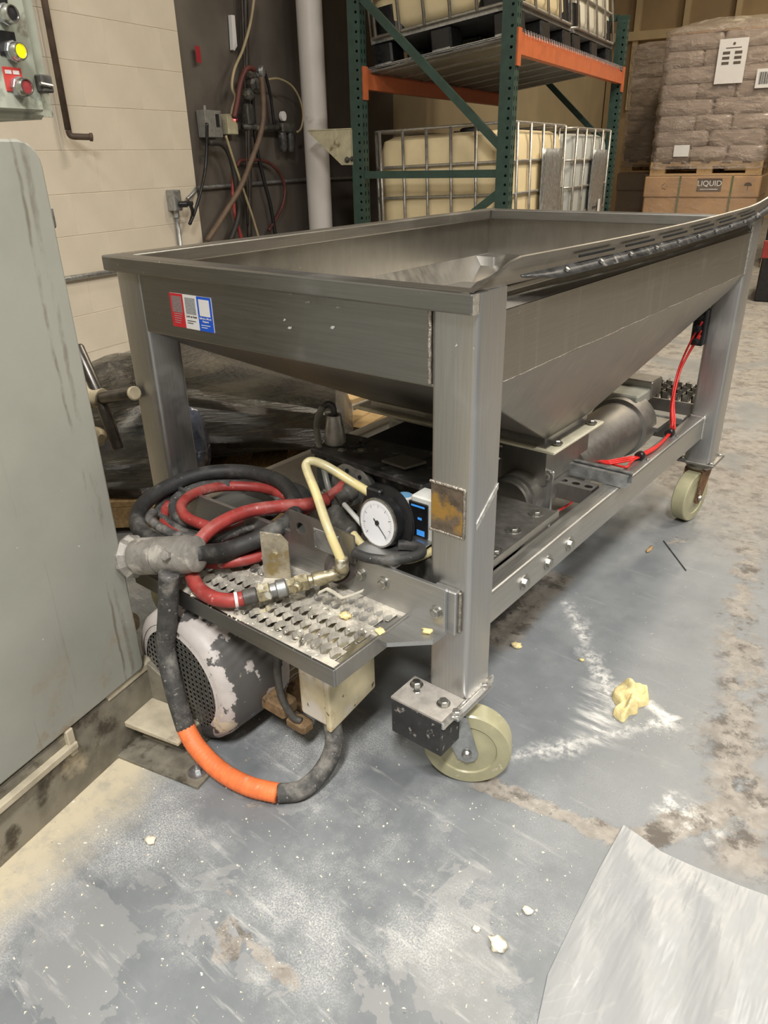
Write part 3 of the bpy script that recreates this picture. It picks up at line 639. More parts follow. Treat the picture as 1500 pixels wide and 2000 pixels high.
def load(label, loc, w, d, z0, layers, hl, bagm, paper, dark):
    t = rthing('wrapped_bag_pallet', label, 'pallet', loc, 0, None)
    pallet(t, w, d, 0)
    z = .127; ws = (w-.04)/2
    for k in range(layers):
        off = random.Random(k+int(dark)*50).uniform(-.012, .012)
        if k % 2: cells = [(-w/4, -d/3, ws, d/3), (w/4, -d/3, ws, d/3), (-w/4, 0, ws, d/3), (w/4, 0, ws, d/3), (-w/4, d/3, ws, d/3), (w/4, d/3, ws, d/3)]
        else: cells = [(-w/3, -d/4, w/3, d/2), (0, -d/4, w/3, d/2), (w/3, -d/4, w/3, d/2), (-w/3, d/4, w/3, d/2), (0, d/4, w/3, d/2), (w/3, d/4, w/3, d/2)]
        for i, (cx, cy, a, b2) in enumerate(cells):
            o = bag(a*.985, b2*.985, hl*.99, k*9+i).build('bag', bagm, t, smooth=50); o.location = (cx*.97+off, cy*.97, z)
        z += hl
    cap = MB(); cap.prism([(p[0], p[1]) for p in rrect(w*.96, d*.96, .06)], 'z', z, z+.012); cap.build('top_sheet', CARD if not dark else KRAFTD, t)
    fm = MB(); o = rrect(w+.03, d+.03, .06, 4); n = len(o); NZ = 28; vs = []; fs = []
    for j in range(NZ+1):
        zz_ = .06+(z-.03)*j/NZ
        for p in o:
            e = .010*math.sin(zz_/hl*2*PI)+wig((p[0]*5, p[1]*5, zz_*9), 1, .012); l = math.hypot(*p); vs.append((p[0]*(1+e/l), p[1]*(1+e/l), zz_))
    top = len(vs)
    for p in o: vs.append((p[0]*.8, p[1]*.8, z+.07+wig((p[0]*4, p[1]*4, 1), 1, .03)))
    for j in range(NZ+1):
        for k in range(n): fs.append((j*n+k, j*n+(k+1) % n, (j+1)*n+(k+1) % n, (j+1)*n+k))
    fs.append(tuple(range(top, top+n))); fm.add(vs, fs)
    fm.build('stretch_film', FILM, t, smooth=True)
    if paper:
        cp = MB(); NC = 24; vs = []; fs = []
        for j in range(7):
            k = j/6
            for i in range(NC):
                a = 2*PI*i/NC; c_, s_ = math.cos(a), math.sin(a); m_ = max(abs(c_), abs(s_))**.85
                vs.append((w*.49*(1-k*.8)*c_/m_+.04*k, d*.49*(1-k*.8)*s_/m_, z+.015+.13*(1-(1-k)**2.5)+wig((c_*3, s_*3, k*3), 1, .02)*k))
        for j in range(6):
            for i in range(NC): fs.append((j*NC+i, j*NC+(i+1) % NC, (j+1)*NC+(i+1) % NC, (j+1)*NC+i))
        fs.append(tuple(6*NC+i for i in range(NC))); cp.add(vs, fs).build('top_cover_film', FILMW, t, smooth=True)
        f = -d/2-.03
        def sheet(x0, x1, za, zb, nm='paper_label', mm=PAPER): return MB().box(x0, x1, f-.003, f, za, zb).build(nm, mm, t)
        q = sheet(-.03, .21, z-.42, z-.07)
        for r in range(3):
            for cc in (0, 1): MB().box(.01+cc*.10, .07+cc*.10, f-.005, f-.003, z-.19-r*.04, z-.168-r*.04).build('printed_word', INKB, q)
        MB().box(.03, .16, f-.005, f-.003, z-.145, z-.138).build('printed_line', INKB, q); MB().lathe((.095, f-.003, z-.11), (0, -1, 0), [(.012, 0), (.012, .002)], 8).build('emblem', INKB, q)
        q = sheet(.32, .48, z-.47, z-.32, 'barcode_label')
        x = .345
        for k in range(14):
            ww = (.003, .006, .004, .008)[k*7 % 4]; MB().box(x, x+ww, f-.005, f-.003, z-.44, z-.345).build('barcode_bar', INK, q); x += ww+.004
        sheet(-.30, -.16, .17, .27, 'paper_label')
    return t
def carton(label, loc, w, d, h, mm, writing):
    t = rthing('wrapped_carton', label, 'carton', loc)
    pallet(t, w, d, 0); z = .127
    MB().box(-w/2, w/2, -d/2, d/2, z, h-.19, .01).build('carton_body', mm, t); MB().box(-w/2-.008, w/2+.008, -d/2-.008, d/2+.008, h-.19, h, .01).build('carton_lid', mm, t)
    STRAP = mat('green strap', (.12, .14, .06), .5)
    if writing:
        for x in (-.2, .27): MB().box(x, x+.018, -d/2-.012, -d/2-.008, .13, h+.002).build('strap', STRAP, t)
        f = -d/2-.0085
        lab = MB().box(-.03, .19, f-.002, f, h-.135, h-.02).build('printed_panel', INKB, t)
        T = lambda x, zz_: Matrix.Translation((x, f-.0025, zz_)) @ Matrix.Rotation(PI/2, 4, 'X')
        text('lettering', 'LIQUID', .068, PAPER, lab, T(.08, h-.065))
        MB().box(0, .16, f-.003, f-.002, h-.118, h-.112).build('printed_line', PAPER, lab)
        # umbrella mark and recycling triangle
        u = MB(); u.prism([(.42+.035*math.cos(a), h-.085+.03*math.sin(a)) for a in [PI*k/8 for k in range(9)]], 'y', f-.002, f).box(.418, .422, f-.002, f, h-.125, h-.08); u.build('umbrella_mark', INKB, t)
        u = MB()
        for k in range(3):
            a = PI/2+k*2*PI/3; a2 = a+2*PI/3*.7; p0 = Vector((-.33+.03*math.cos(a), 0, h-.09+.03*math.sin(a))); p1 = Vector((-.33+.03*math.cos(a2), 0, h-.09+.03*math.sin(a2)))
            u.slab([(p0.x, f-.001, p0.z), (p1.x, f-.001, p1.z), (p1.x*.98-.0066, f-.001, p1.z+.006), (p0.x*.98-.0066, f-.001, p0.z+.006)], .002)
        u.build('recycling_mark', INKB, t)
    fm = MB(); o = rrect(w+.03, d+.03, .05, 4); n = len(o); vs = []; fs = []
    for j in range(17):
        zz_ = .04+(h-.02)*j/16
        for p in o: e = wig((p[0]*5, p[1]*5, zz_*7), 1, .012); l = math.hypot(*p); vs.append((p[0]*(1+e/l), p[1]*(1+e/l), zz_))
    for j in range(16):
        for k in range(n): fs.append((j*n+k, j*n+(k+1) % n, (j+1)*n+(k+1) % n, (j+1)*n+k))
    fm.add(vs, fs).build('stretch_film', FILML, t, smooth=True)
    return t
SY = 7.4
pa = ry(1262, 345, SY); pb = ry(1488, 338, SY); SW = pb.x-pa.x; SXc = (pa.x+pb.x)/2; SH = pa.z
carton('brown LIQUID carton under the stretch wrapped bag stack', (SXc, SY+.55, 0), SW, 1.1, SH, CARD, True)
HT = ry(1400, 55, SY).z-SH
load('stretch wrapped stack of brown bags with paper labels', (SXc+.01, SY+.57, SH+.004), SW*.97, 1.08, SH, 8, (HT-.15)/8, KRAFT, True, False)
pa2 = ry(1205, 345, 8.75); 
carton('darker brown carton behind and left of the LIQUID carton', (pa2.x+.55, 9.35, 0), 1.1, 1.1, SH, KRAFTD, False)
load('darker wrapped bag stack behind the labelled bag stack', (pa2.x+.55, 9.35, SH+.004), 1.08, 1.08, SH, 8, (HT-.1)/8, KRAFTD, False, True)
# far right edge: white wrapped pallet, black crate with red band
q = ry(1486, 440, 6.9); t = rthing('white_bag_pallet', 'white wrapped pallet at the far right edge', 'pallet', (q.x+.55, 7.55, 0))
pallet(t, 1.0, 1.0, 0)
for k in range(8):
    o = bag(.96, .96, .17, 300+k).build('bag', mat('white woven bag', (.66, .62, .52), .5, 0, .08, 6, (), .5, 18, coat=.4) if k == 0 else bpy.data.materials['white woven bag'], t, smooth=50); o.location = (0, 0, .127+k*.17)
q = ry(1485, 520, 5.2); t = rthing('black_crate', 'black crate with a red band behind far hopper leg', 'crate', (q.x+.3, 5.5, 0))
MB().box(-.3, .3, -.3, .3, 0, .52, .01).build('body', BLACKP, t); MB().box(-.305, .305, -.305, .305, .30, .42, .004).build('band', mat('red band', (.30, .03, .025), .5), t)
# ------------------------------------------------------------------ stainless hopper cart (world axes; origin under the near right leg)
H = thing('hopper_cart', 'large stainless steel hopper trough on four legs with casters', 'hopper', (0, 0, 0))
LW = .076; W = .822; L2 = 1.372; ZT = .853; ZB = .19; ZP = .717
leg_b = None
for i, (x, y) in enumerate(((-LW, 0), (-W, 0), (-LW, L2-LW), (-W, L2-LW))):
    o = MB().rtube(x, x+LW, y, y+LW, ZB, (ZT-.0025 if x > -.5 else .83) if i != 3 else .716, 'z', .009).build('leg', STEEL, H, smooth=40)
    if i == 0: leg_b = o
    if i == 2: leg_c = o
# rusted pocket patch and welds on the near leg
MB().box(-.073, -.015, -.0016, .002, .495, .571, .001).build('rust_patch', RUST, leg_b)
m = MB()
def bead(m, p, q, r=.0025, n=14):
    p = Vector(p); q = Vector(q)
    m.tube([p.lerp(q, k/n)+Vector((wig((k, p.x*9, 1), 1.3, .0012), 0, wig((k, 3, p.z*9), 1.3, .0012))) for k in range(n+1)], r, 6, 2)
bead(m, (-.075, -.001, .573), (-.012, -.001, .572)); bead(m, (-.075, -.001, .493), (-.012, -.001, .493)); bead(m, (-.013, -.001, .572), (-.013, -.001, .493))
m.build('patch_weld', WELD, leg_b, smooth=True)
GRIND = mat('bright ground mark', (.72, .70, .66), .3, .9, .2, 120)
m = MB(); m.slab([(.0006, .012, .505), (.0006, .071, .553), (.0006, .071, .563), (.0006, .012, .517)], .0008); m.build('grind_mark', GRIND, leg_b)
m = MB(); bead(m, (-.078, .0, .72), (-.078, .0, .823), .003); m.build('panel_weld', WELD, leg_b, smooth=True)
m = MB(); bead(m, (-.003, 1.294, ZP), (-.003, 1.294, .835), .003, 20); m.build('panel_weld', GRIND, leg_c, smooth=True)
# rim
RZ0, RZ1 = .824, .852
rim = MB().rtube(-.838, -.004, RZ0, RZ1, -.014, .026, 'y', .004) if False else MB()
rf = MB(); rf.prism([(-.014, RZ0), (.026, RZ0), (.026, RZ1), (-.014, RZ1)], 'x', -.838, -.002); o = rf.build('front_rim', STEELX, H, bevel=.003)
MB().box(-.006, -.0005, -.0125, .0, RZ0+.001, RZ1-.001).build('rim_end_weld', GRIND, o)
rf = MB(); rf.prism([(-.838, RZ0), (-.797, RZ0), (-.797, RZ1), (-.838, RZ1)], 'y', .026, 1.386); rf.build('side_rim', STEELY, H, bevel=.003)
rf = MB(); rf.prism([(1.345, RZ0), (1.386, RZ0), (1.386, RZ1), (1.345, RZ1)], 'x', -.797, -.002); rf.build('back_rim', STEELX, H, bevel=.003)
rf = MB(); rf.prism([(-.034, RZ0+.016), (-.008, RZ0+.016), (-.008, RZ1-.003), (-.034, RZ1-.003)], 'y', .026, 1.345); rf.build('side_rim', STEELY, H, bevel=.002)
# vertical tub panels
fp = MB().box(-W+LW, -LW, .002, .006, ZP, RZ0).build('front_panel', STEELX, H)
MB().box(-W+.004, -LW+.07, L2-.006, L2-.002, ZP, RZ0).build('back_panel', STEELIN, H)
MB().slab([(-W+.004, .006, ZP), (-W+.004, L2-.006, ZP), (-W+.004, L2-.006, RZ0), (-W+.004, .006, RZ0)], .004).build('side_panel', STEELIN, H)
MB().slab([(-.005, LW-.004, ZP), (-.005, L2-LW+.004, ZP), (-.005, L2-LW+.004, .818), (-.005, LW-.004, .818)], .004).build('side_panel', STEELY, H)
MB().slab([(-.005, LW-.004, .818), (-.005, L2-LW+.004, .818), (-.024, L2-LW+.004, .842), (-.024, LW-.004, .842)], .004).build('shoulder', STEELY, H)
# funnel
T = [(-W+.004, .004), (-.005, .004), (-.005, L2-.004), (-W+.004, L2-.004)]; Bq = [(-.655, .56), (-.165, .56), (-.165, .765), (-.655, .765)]
ZB2 = .452
nm = ['front_slope', 'side_slope', 'back_slope', 'side_slope']
for i in range(4):
    j = (i+1) % 4
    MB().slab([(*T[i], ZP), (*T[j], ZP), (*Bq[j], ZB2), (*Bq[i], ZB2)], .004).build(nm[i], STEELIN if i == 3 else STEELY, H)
m = MB(); [m.slab([(*Bq[i], ZB2), (*Bq[(i+1) % 4], ZB2), (*Bq[(i+1) % 4], .437), (*Bq[i], .437)], .004) for i in range(4)]; m.build('outlet_neck', STEEL, H)
m = MB(); bead(m, (-.0035, .076, ZP), (-.0035, 1.296, ZP), .0014, 40); m.build('fold_weld', WELD, H, smooth=True)
# splash guard along the near side: bowed strip with slots, bent foot with bolts, tapered front end
def gp(y): return .004+.020*math.sin(max(0, min(1, y/1.4))*PI)*.6     # sideways bow
def gh(y): return .8515-.005*math.sin(max(0, min(1, y/1.4))*PI)
m = MB(); prof = [(-.006, .0), (-.010, .004), (-.004, .034), (-.001, .036)]
NY = 60; vs = []; fs = []
for i in range(NY+1):
    y = -.012+1.50*i/NY; tp = min(1, max(.03, (y+.012)/.085))
    for k, (dx, dz) in enumerate(((.0, .0), (-.0, .014), (.004, .036*tp+.0), (.001, .037*tp), (-.004, .014), (-.012, .0))):
        lift = .03*max(0, (y-1.15)/.35)**2
        vs.append((gp(y)-.012+dx*1.2+(.01*tp if k in (2, 3) else 0), y, gh(y)+max(0, min(dz, .04*tp))+lift+.002*k*0))
n = 6
for i in range(NY):
    for k in range(n): fs.append((i*n+k, i*n+(k+1) % n, (i+1)*n+(k+1) % n, (i+1)*n+k))
fs += [tuple(range(n)), tuple(NY*n+k for k in range(n))[::-1]]
guard = m.add(vs, fs).build('splash_guard', STEELY, H, smooth=40)
m = MB(); vs = []; fs = []
for i in range(NY+1):
    y = .10+1.36*i/NY; l1 = .03*max(0, (y-1.15)/.35)**2
    k_ = min(1, (y-.085)/.10)
    vs += [(gp(y)-.005, y, gh(y)+.011+l1), (gp(y)-.004+.013*k_, y, gh(y)+.010-.011*k_+l1)]
m.add(vs, [(2*i, 2*i+1, 2*i+3, 2*i+2) for i in range(NY)])
for i in range(0):
    y = .02+1.44*i/NY; y2 = .02+1.44*(i+1)/NY
    l1 = .03*max(0, (y-1.15)/.35)**2; l2 = .03*max(0, (y2-1.15)/.35)**2
    a = (gp(y)-.006, y, gh(y)+.011+l1); b_ = (gp(y2)-.006, y2, gh(y2)+.011+l2); c_ = (gp(y2)+.012, y2, gh(y2)-.002+l2); d_ = (gp(y)+.012, y, gh(y)-.002+l1)
    m.add([a, b_, c_, d_], [(0, 1, 2, 3)])
m.build('guard_foot', DARKM, guard, smooth=40, solid=.0016)
for k in range(10):
    y = .215+k*.115; l1 = .03*max(0, (y-1.15)/.35)**2
    MB().hexbolt((gp(y)+.004, y, gh(y)+.0055+l1), (.6, 0, .8), .0042, .004, 0).build('guard_bolt', BOLT, guard)
for k in range(6):
    y = .26+k*.17; y2 = y+.125; m = MB()
    for i in range(6):
        ya = y+(y2-y)*i/6; yb = y+(y2-y)*(i+1)/6; la = .03*max(0, (ya-1.15)/.35)**2; lb = .03*max(0, (yb-1.15)/.35)**2
        m.slab([(gp(ya)+.0005, ya, gh(ya)+.019+la), (gp(yb)+.0005, yb, gh(yb)+.019+lb), (gp(yb)+.001, yb, gh(yb)+.0225+lb), (gp(ya)+.001, ya, gh(ya)+.0225+la)], .0022)
    m.build('guard_slot', BLACK, guard)
# sticker trio on the front panel (printed squares left blank)
stk = MB().box(-.659, -.543, .0008, .002, .736, .796).build('asset_sticker', PAPER, H, label='red, white and blue asset sticker')
SRED = mat('sticker red', (.55, .02, .03), .4, var=.02); SBLU = mat('sticker blue', (.01, .09, .55), .4, var=.02); SQR = mat('red sticker square', (.24, .17, .17), .5, var=.25, scale=300); SQW = mat('white sticker square', (.30, .30, .30), .5, var=.25, scale=300); SGRY = mat('sticker grey square', (.33, .33, .33), .5, var=.02)
for k, (mm, sq, tm, words) in enumerate(((SRED, SGRY, PAPER, ('Get Help',)), (PAPER, SGRY, INK, ('Look up Asset',)), (SBLU, PAPER, PAPER, ('Submit a Work', 'Request')))):
    x0 = -.659+k*.0387; o = MB().box(x0, x0+.0386, .0002, .0008, .736, .796).build('sticker_panel', mm, stk)
    MB().box(x0+.005, x0+.0336, -.0001, .0002, .7625, .7915).build('blank_square', (SQR, SQW, PAPER)[k], stk)
    T_ = lambda x, z: Matrix.Translation((x, -.0002, z)) @ Matrix.Rotation(PI/2, 4, 'X')
    if k > 0:
        for q, wd in enumerate(words): text('lettering', wd, .0052, tm, stk, T_(x0+.0193, .7585-q*.005), .0002)
        for q in range(2): MB().box(x0+.006, x0+.030-q*.008, -.0002, .0002, .7500-q*.004-.002*(k == 2)*2, .7512-q*.004-.002*(k == 2)*2).build('printed_line', tm, stk)
    else:
        for q in range(5): MB().box(x0+.008, x0+.032-q*.002, -.0002, .0002, .7595-q*.004, .7605-q*.004).build('printed_line', SGRY, stk)
# flour smears on front panel
SMEAR = mat('flour smear', (.42, .41, .40), .8, 0, .2, 200)
rs_ = random.Random(3)
for (a, b, w_, h_) in ((572, 568, 9, 3), (601, 590, 10, 4), (567, 574, 6, 4), (566, 640, 7, 4), (556, 625, 4, 6), (650, 640, 7, 5), (662, 600, 9, 3), (892, 674, 5, 6), (925, 680, 4, 6)):
    P_ = []
    for k in range(9):
        t_ = 2*PI*k/9; q = rs_.uniform(.2, .8); P_.append(gy(a+w_*q*math.cos(t_), b+h_*q*math.sin(t_), .0012 if a < 840 else -.0006))
    MB().add(P_, [tuple(range(9))]).build('flour_smear', SMEAR, fp if a < 840 else leg_b)
# lower rails, cross members
rail = None
for i, x in enumerate((-.076, -.786)):
    o = MB().rtube(x, x+.040, .255, .323, LW-.002, L2-LW+.002, 'y', .006).build('rail', STEELR, H, smooth=40)
    if i == 0: rail = o
for a, b in ((1112, 1062), (1070, 1098), (1024, 1137)):
    q = gx(a, b, -.036); MB().hexbolt(q, (1, 0, 0), .0095, .009, 1.7).build('rail_bolt', BOLT, rail, smooth=30)
m = MB(); bead(m, (-.036, 1.294, .257), (-.036, 1.294, .323), .003, 10); bead(m, (-.076, 1.294, .3235), (-.036, 1.294, .3235), .003, 8); m.build('rail_weld', GRIND, rail, smooth=True)
MB().rtube(-W+LW-.002, -LW+.002, .235, .295, 1.31, 1.35, 'x', .005).build('cross_rail', STEELD, H, smooth=40) if False else MB().prism([(1.31, .232), (1.352, .232), (1.352, .292), (1.31, .292)], 'x', -W+LW-.002, -LW+.002).build('cross_rail', STEELD, H, bevel=.004)
MB().hexbolt(gy(1217, 802, 1.309), (0, -1, 0), .011, .006).build('cross_rail_bolt', BOLT, H)
# deck plate between the rails with bent edge and bolts
dk = MB(); dk.prism([(.19, .326), (.47, .326), (.47, .336), (.196, .336), (.196, .30), (.19, .30)], 'x', -.74, -.082); dk = dk.build('deck_plate', STEELD, H, bevel=.001)
MB().box(-.082, -.078, .20, .47, .323, .340).build('edge_strip', STEELD, dk)
for a, b in ((1003, 1036), (1047, 1003), (968, 1078)): MB().hexbolt(gz(a, b, .336), (0, 0, 1), .009, .006, 1.8).build('deck_bolt', BOLT, dk)
# galvanised strut channel and slotted channel crossing to the rail
sc = MB(); y0 = .705; sc.prism([(y0-.018, .324), (y0+.018, .324), (y0+.018, .353), (y0+.006, .353), (y0+.006, .350), (y0+.015, .350), (y0+.015, .327), (y0-.015, .327), (y0-.015, .350), (y0-.006, .350), (y0-.006, .353), (y0-.018, .353)], 'x', -.70, -.022); sc.build('strut_channel', GALV, H)
hc = MB(); hc.perf((-.70, .635, .322), (.031, 0, 0), (0, .04, 0), 20, 1, lambda a: (math.cos(a)*.33, math.sin(a)*.22))
hc.box(-.70, -.08, .633, .635, .285, .323).box(-.70, -.08, .675, .677, .285, .323); hc.build('slotted_channel', STEELD, H)
# pump barrel under the outlet
gk = MB().box(-.70, -.13, .535, .79, .428, .4345, .0015).build('gasket', GASKET, H); MB().box(-.685, -.155, .545, .78, .4345, .4375).build('outlet_flange', STEELD, H)
for a, b in ((1088, 866), (1155, 826)): MB().hexbolt(gz(a, b, .4375), (0, 0, 1), .008, .008).build('flange_bolt', BOLT, gk)
for (bx, nme) in ((-.215, 'pump_barrel'), (-.50, 'pump_barrel')):
    pb_ = MB(); pb_.lathe((bx, .50, .31), (0, 1, 0), [(.046, 0), (.050, .003), (.050, .02), (.057, .022), (.057, .24), (.074, .242), (.074, .60), (.084, .602), (.084, .64), (.08, .645), (.08, .69), (.06, .70)], 36)
    pb_.box(bx-.055, bx+.055, .56, .78, .34, .428); ob = pb_.build(nme, STEELD, H, smooth=35)
    MB().box(bx-.07, bx+.07, .572, .578, .235, .375, .003).build('barrel_flange', STEEL, ob)
    MB().hexbolt((bx+.055, .572, .36), (0, -1, 0), .009, .005).hexbolt((bx+.055, .572, .25), (0, -1, 0), .009, .005).build('flange_bolt', BOLT, ob)
# plastic block and steel block by the far end, rear serrated step
q = gz(1228, 760, .40); MB().box(q.x-.07, q.x+.05, q.y-.06, q.y+.09, .365, .40, .004).build('plastic_block', mat('milky plastic block', (.55, .57, .50), .45), H)
q = gz(1245, 742, .42); MB().box(q.x-.09, q.x+.045, q.y+.0, q.y+.08, .37, .42, .004).build('steel_block', STEELD, H)
MB().box(-.34, -.12, 1.16, 1.30, .30, .312).build('rear_plate', STEELD, H)
MB().box(-.30, -.085, 1.26, 1.30, .30, .318, .002).build('rear_flat_bar', STEEL, H)
rs = thing  # (rear step is part of the cart)
MB().box(-.33, -.078, 1.36, 1.366, .29, .335).build('step_frame', STEELD, H); MB().box(-.33, -.324, 1.366, 1.56, .29, .335).build('step_frame', STEELD, H)
for r in range(4):
    for k in range(8):
        x = -.315+k*.030; y = 1.38+r*.042; m = MB()
        m.box(x, x+.003, y, y+.030, .31, .352).box(x, x+.018, y, y+.003, .33, .352).add([(x+.018, y, .352), (x+.018, y+.02, .345), (x+.018, y+.02, .32), (x+.018, y, .32)], [(0, 1, 2, 3)])
        m.build('step_tooth', BOLT, H)
# ---- front cross angle with mount, bolts and nameplate gusset
ang = MB(); ang.prism([(-.022, .324), (-.022, .407), (-.014, .407), (-.014, .332), (-.014, .324)], 'x', -.72, -.030); ang = ang.build('front_angle', STEELA, H, bevel=.001)
MB().prism([(-.72, -.10), (-.085, -.10), (-.032, -.052), (-.030, -.014), (-.72, -.014)], 'z', .322, .330).build('angle_flange', STEELA, ang)
MB().box(-.060, -.016, -.014, .0, .322, .402, .002).build('mount_plate', STEELA, ang)
m = MB(); bead(m, (-.014, -.004, .325), (-.014, -.004, .40), .003, 12); m.build('mount_weld', WELD, ang, smooth=True)
for a, b in ((852, 1196), (749, 1139), (705, 1122)): MB().hexbolt(gy(a, b, -.022), (0, -1, 0), .0085, .007, 1.4).build('angle_bolt', BOLT, ang)
g = MB(); P4 = [gy(565, 998, -.026), gy(692, 1052, -.026), gy(692, 1104, -.026), gy(568, 1048, -.026)]
x0, x1 = P4[0].x, P4[1].x
g.perf((x0, -.026, .395), (.055, 0, 0), (0, 0, .058), 1, 1, lambda a: (math.cos(a)*.22, math.sin(a)*.21), 16); g.add([(x0+.055, -.026, .395), (x1, -.026, .395), (x1, -.026, .447), (x0+.055, -.026, .453)], [(0, 1, 2, 3)])
gus = g.build('gusset_plate', STEELD, ang, solid=.004)
MB().box(x0+.060, x0+.118, -.030, -.028, .397, .437, .0008).build('nameplate', GALV, ang)
for dx, dz in ((.064, .40), (.064, .433), (.114, .40), (.114, .433)): MB().lathe((x0+dx, -.0300, dz), (0, -1, 0), [(.002, 0), (.0015, .0015)], 8).build('rivet', BOLT, ang)
# gauge shelf
sh = MB(); sh.prism([(-.014, .407), (.10, .409), (.10, .412), (-.017, .410), (-.017, .388), (-.014, .388)], 'x', -.228, -.132); sh.build('gauge_shelf', STEELA, ang)
# ---- red control cables along the rail, clamps and socket block on the far leg
sb = MB().box(-.104, -.070, 1.27, 1.297, .525, .625, .003).build('socket_block', BLACKP, H)
for k in range(3):
    MB().lathe((-.087, 1.27, .607-k*.034), (0, -1, 0), [(.010, 0), (.010, .012), (.007, .02)], 10).build('cable_gland', BLACK, sb)
paths = [[(1372, 628), (1350, 665), (1326, 720), (1314, 770), (1314, 815), (1318, 835), (1312, 845), (1290, 865), (1250, 890), (1228, 893), (1190, 900)],
         [(1370, 645), (1350, 680), (1330, 720), (1318, 765), (1312, 800), (1313, 830), (1308, 845), (1286, 868), (1250, 888), (1230, 905), (1220, 912)],
         [(1366, 660), (1345, 690), (1325, 730), (1312, 780), (1310, 820), (1310, 838), (1305, 848), (1284, 872), (1249, 891), (1228, 896), (1190, 903)],
         [(1368, 655), (1340, 700), (1321, 745), (1316, 790), (1318, 825), (1314, 843), (1308, 849), (1280, 876), (1249, 893), (1226, 900), (1190, 906)]]
def cabz(i, n): return None
for pth in paths:
    P = []
    for i, (a, b) in enumerate(pth):
        if i < 6: x = -.088+.03*(i/5); P.append(gx(a, b, x) if False else gy(a, b, 1.268-.17*(i/5)**1.5))
        else: P.append(gz(a, b, .330))
    P += [gz(1165, 904, .315), gz(1145, 940, .275), gz(1122, 975, .25), gz(1104, 990, .25), gz(1075, 1005, .26)]
    MB().tube(P, .0028, 8, 6).build('control_cable', REDC, H, smooth=True)
for k, (a, b) in enumerate(((1308, 846), (1250, 891))):
    q = gz(a, b, .331); c_ = MB(); d_ = (gz(1290, 866, .331)-gz(1250, 891, .331)).normalized()
    c_.lathe(q-d_*.008, d_, [(.011, 0), (.0125, .002), (.0125, .014), (.011, .016)], 14); c_ = c_.build('cable_clamp', BLACKP, H, smooth=40)
    MB().box(q.x-.006, q.x+.024, q.y-.006, q.y+.006, .3232, .3255).build('clamp_tab', GALV, c_); MB().hexbolt((q.x+.019, q.y, .3255), (0, 0, 1), .004, .004, 0).build('clamp_screw', BOLT, c_)
P = [gz(1135, 958, .26), gz(1122, 975, .25), gz(1105, 990, .25), gz(1080, 1003, .26)]
for dx in (): MB().tube([p+Vector((dx, dx, 0)) for p in P], .0032, 8, 5).build('control_cable', REDC, H, smooth=True)

# ---- casters: plate, fork, wheel; the near one stands across, the far one along its rolling way
def caster(c, ang_, rust=None, shield=False):
    o = MB().box(c.x-.052, c.x+.052, c.y-.055, c.y+.055, ZB-.008, ZB, .002).build('caster', STEEL if not rust else STEELD, H)
    for sx in (-1, 1):
        for sy in (-1, 1): MB().hexbolt((c.x+sx*.04, c.y+sy*.043, ZB), (0, 0, 1), .007, .005, 1.5).build('plate_bolt', BOLT, o)
    R = Matrix.Translation(c) @ Matrix.Rotation(ang_, 4, 'Z')
    def put(m): m.v = [R @ v for v in m.v]; return m
    off = .033           # trail of the wheel behind the swivel
    put(MB().lathe((0, 0, ZB-.03), (0, 0, 1), [(.036, 0), (.04, .008), (.036, .022)], 24)).build('swivel', STEELD, o, smooth=40)
    fk = MB()
    for s in (-1, 1):
        y = s*.027; q = [(-.028, ZB-.030), (.030, ZB-.030), (off+.02, .075), (off+.014, .062), (off, .056), (off-.014, .062), (off-.02, .075)]
        fk.prism(q, 'y', y-.002, y+.002)
    fk.box(-.028, .030, -.029, .029, ZB-.034, ZB-.029); put(fk).build('fork', rust or GALV, o)
    put(MB().lathe((off, -.021, .0762), (0, 1, 0), [(.014, -.002), (.018, 0), (.050, .003), (.052, 0), (.0735, .001), (.0762, .004), (.0762, .038), (.0735, .041), (.052, .042), (.050, .039), (.018, .042), (.014, .044)], 48)).build('wheel', CREAMP, o, smooth=35)
    put(MB().lathe((off, -.036, .0762), (0, 1, 0), [(.006, 0), (.009, .004), (.009, .006), (.005, .007), (.005, .066), (.009, .067), (.007, .073)], 12)).build('axle', BOLT, o, smooth=35)
    return o
RFORK = mat('rusty fork', (.20, .105, .05), .55, .4, .4, 30, [((.42, .36, .28), 40, .6, .7)], .3)
c1 = caster(Vector((-.038, .012, 0)), math.radians(28))
c2 = caster(Vector((-.038, 1.334, 0)), math.radians(-98), RFORK)
caster(Vector((-.784, .038, 0)), math.radians(200)); caster(Vector((-.784, 1.334, 0)), math.radians(200))
# dusty shield box beside the near caster
MB().box(-.105, -.002, -.068, -.012, ZB-.072, ZB-.001, .002).build('caster_shield', mat('dusty black shield', (.03, .03, .03), .6, 0, .3, 30, [((.33, .31, .28), 60, .58, .66)]), c1)
MB().box(-.105, -.002, -.068, .0, ZB-.0005, ZB+.0035).build('shield_plate', mat('floury plate', (.40, .37, .33), .7, .2, .2, 40), c1)
MB().hexbolt((-.088, -.018, ZB+.003), (0, 0, 1), .009, .009, 1.3).hexbolt((-.024, -.030, ZB+.003), (0, 0, 1), .009, .009, 1.3).build('shield_bolt', BOLT, c1)
MB().box(-.001, .004, -.07, .085, ZB-.010, ZB+.004, .001).build('shield_lip', GRIND, c1)
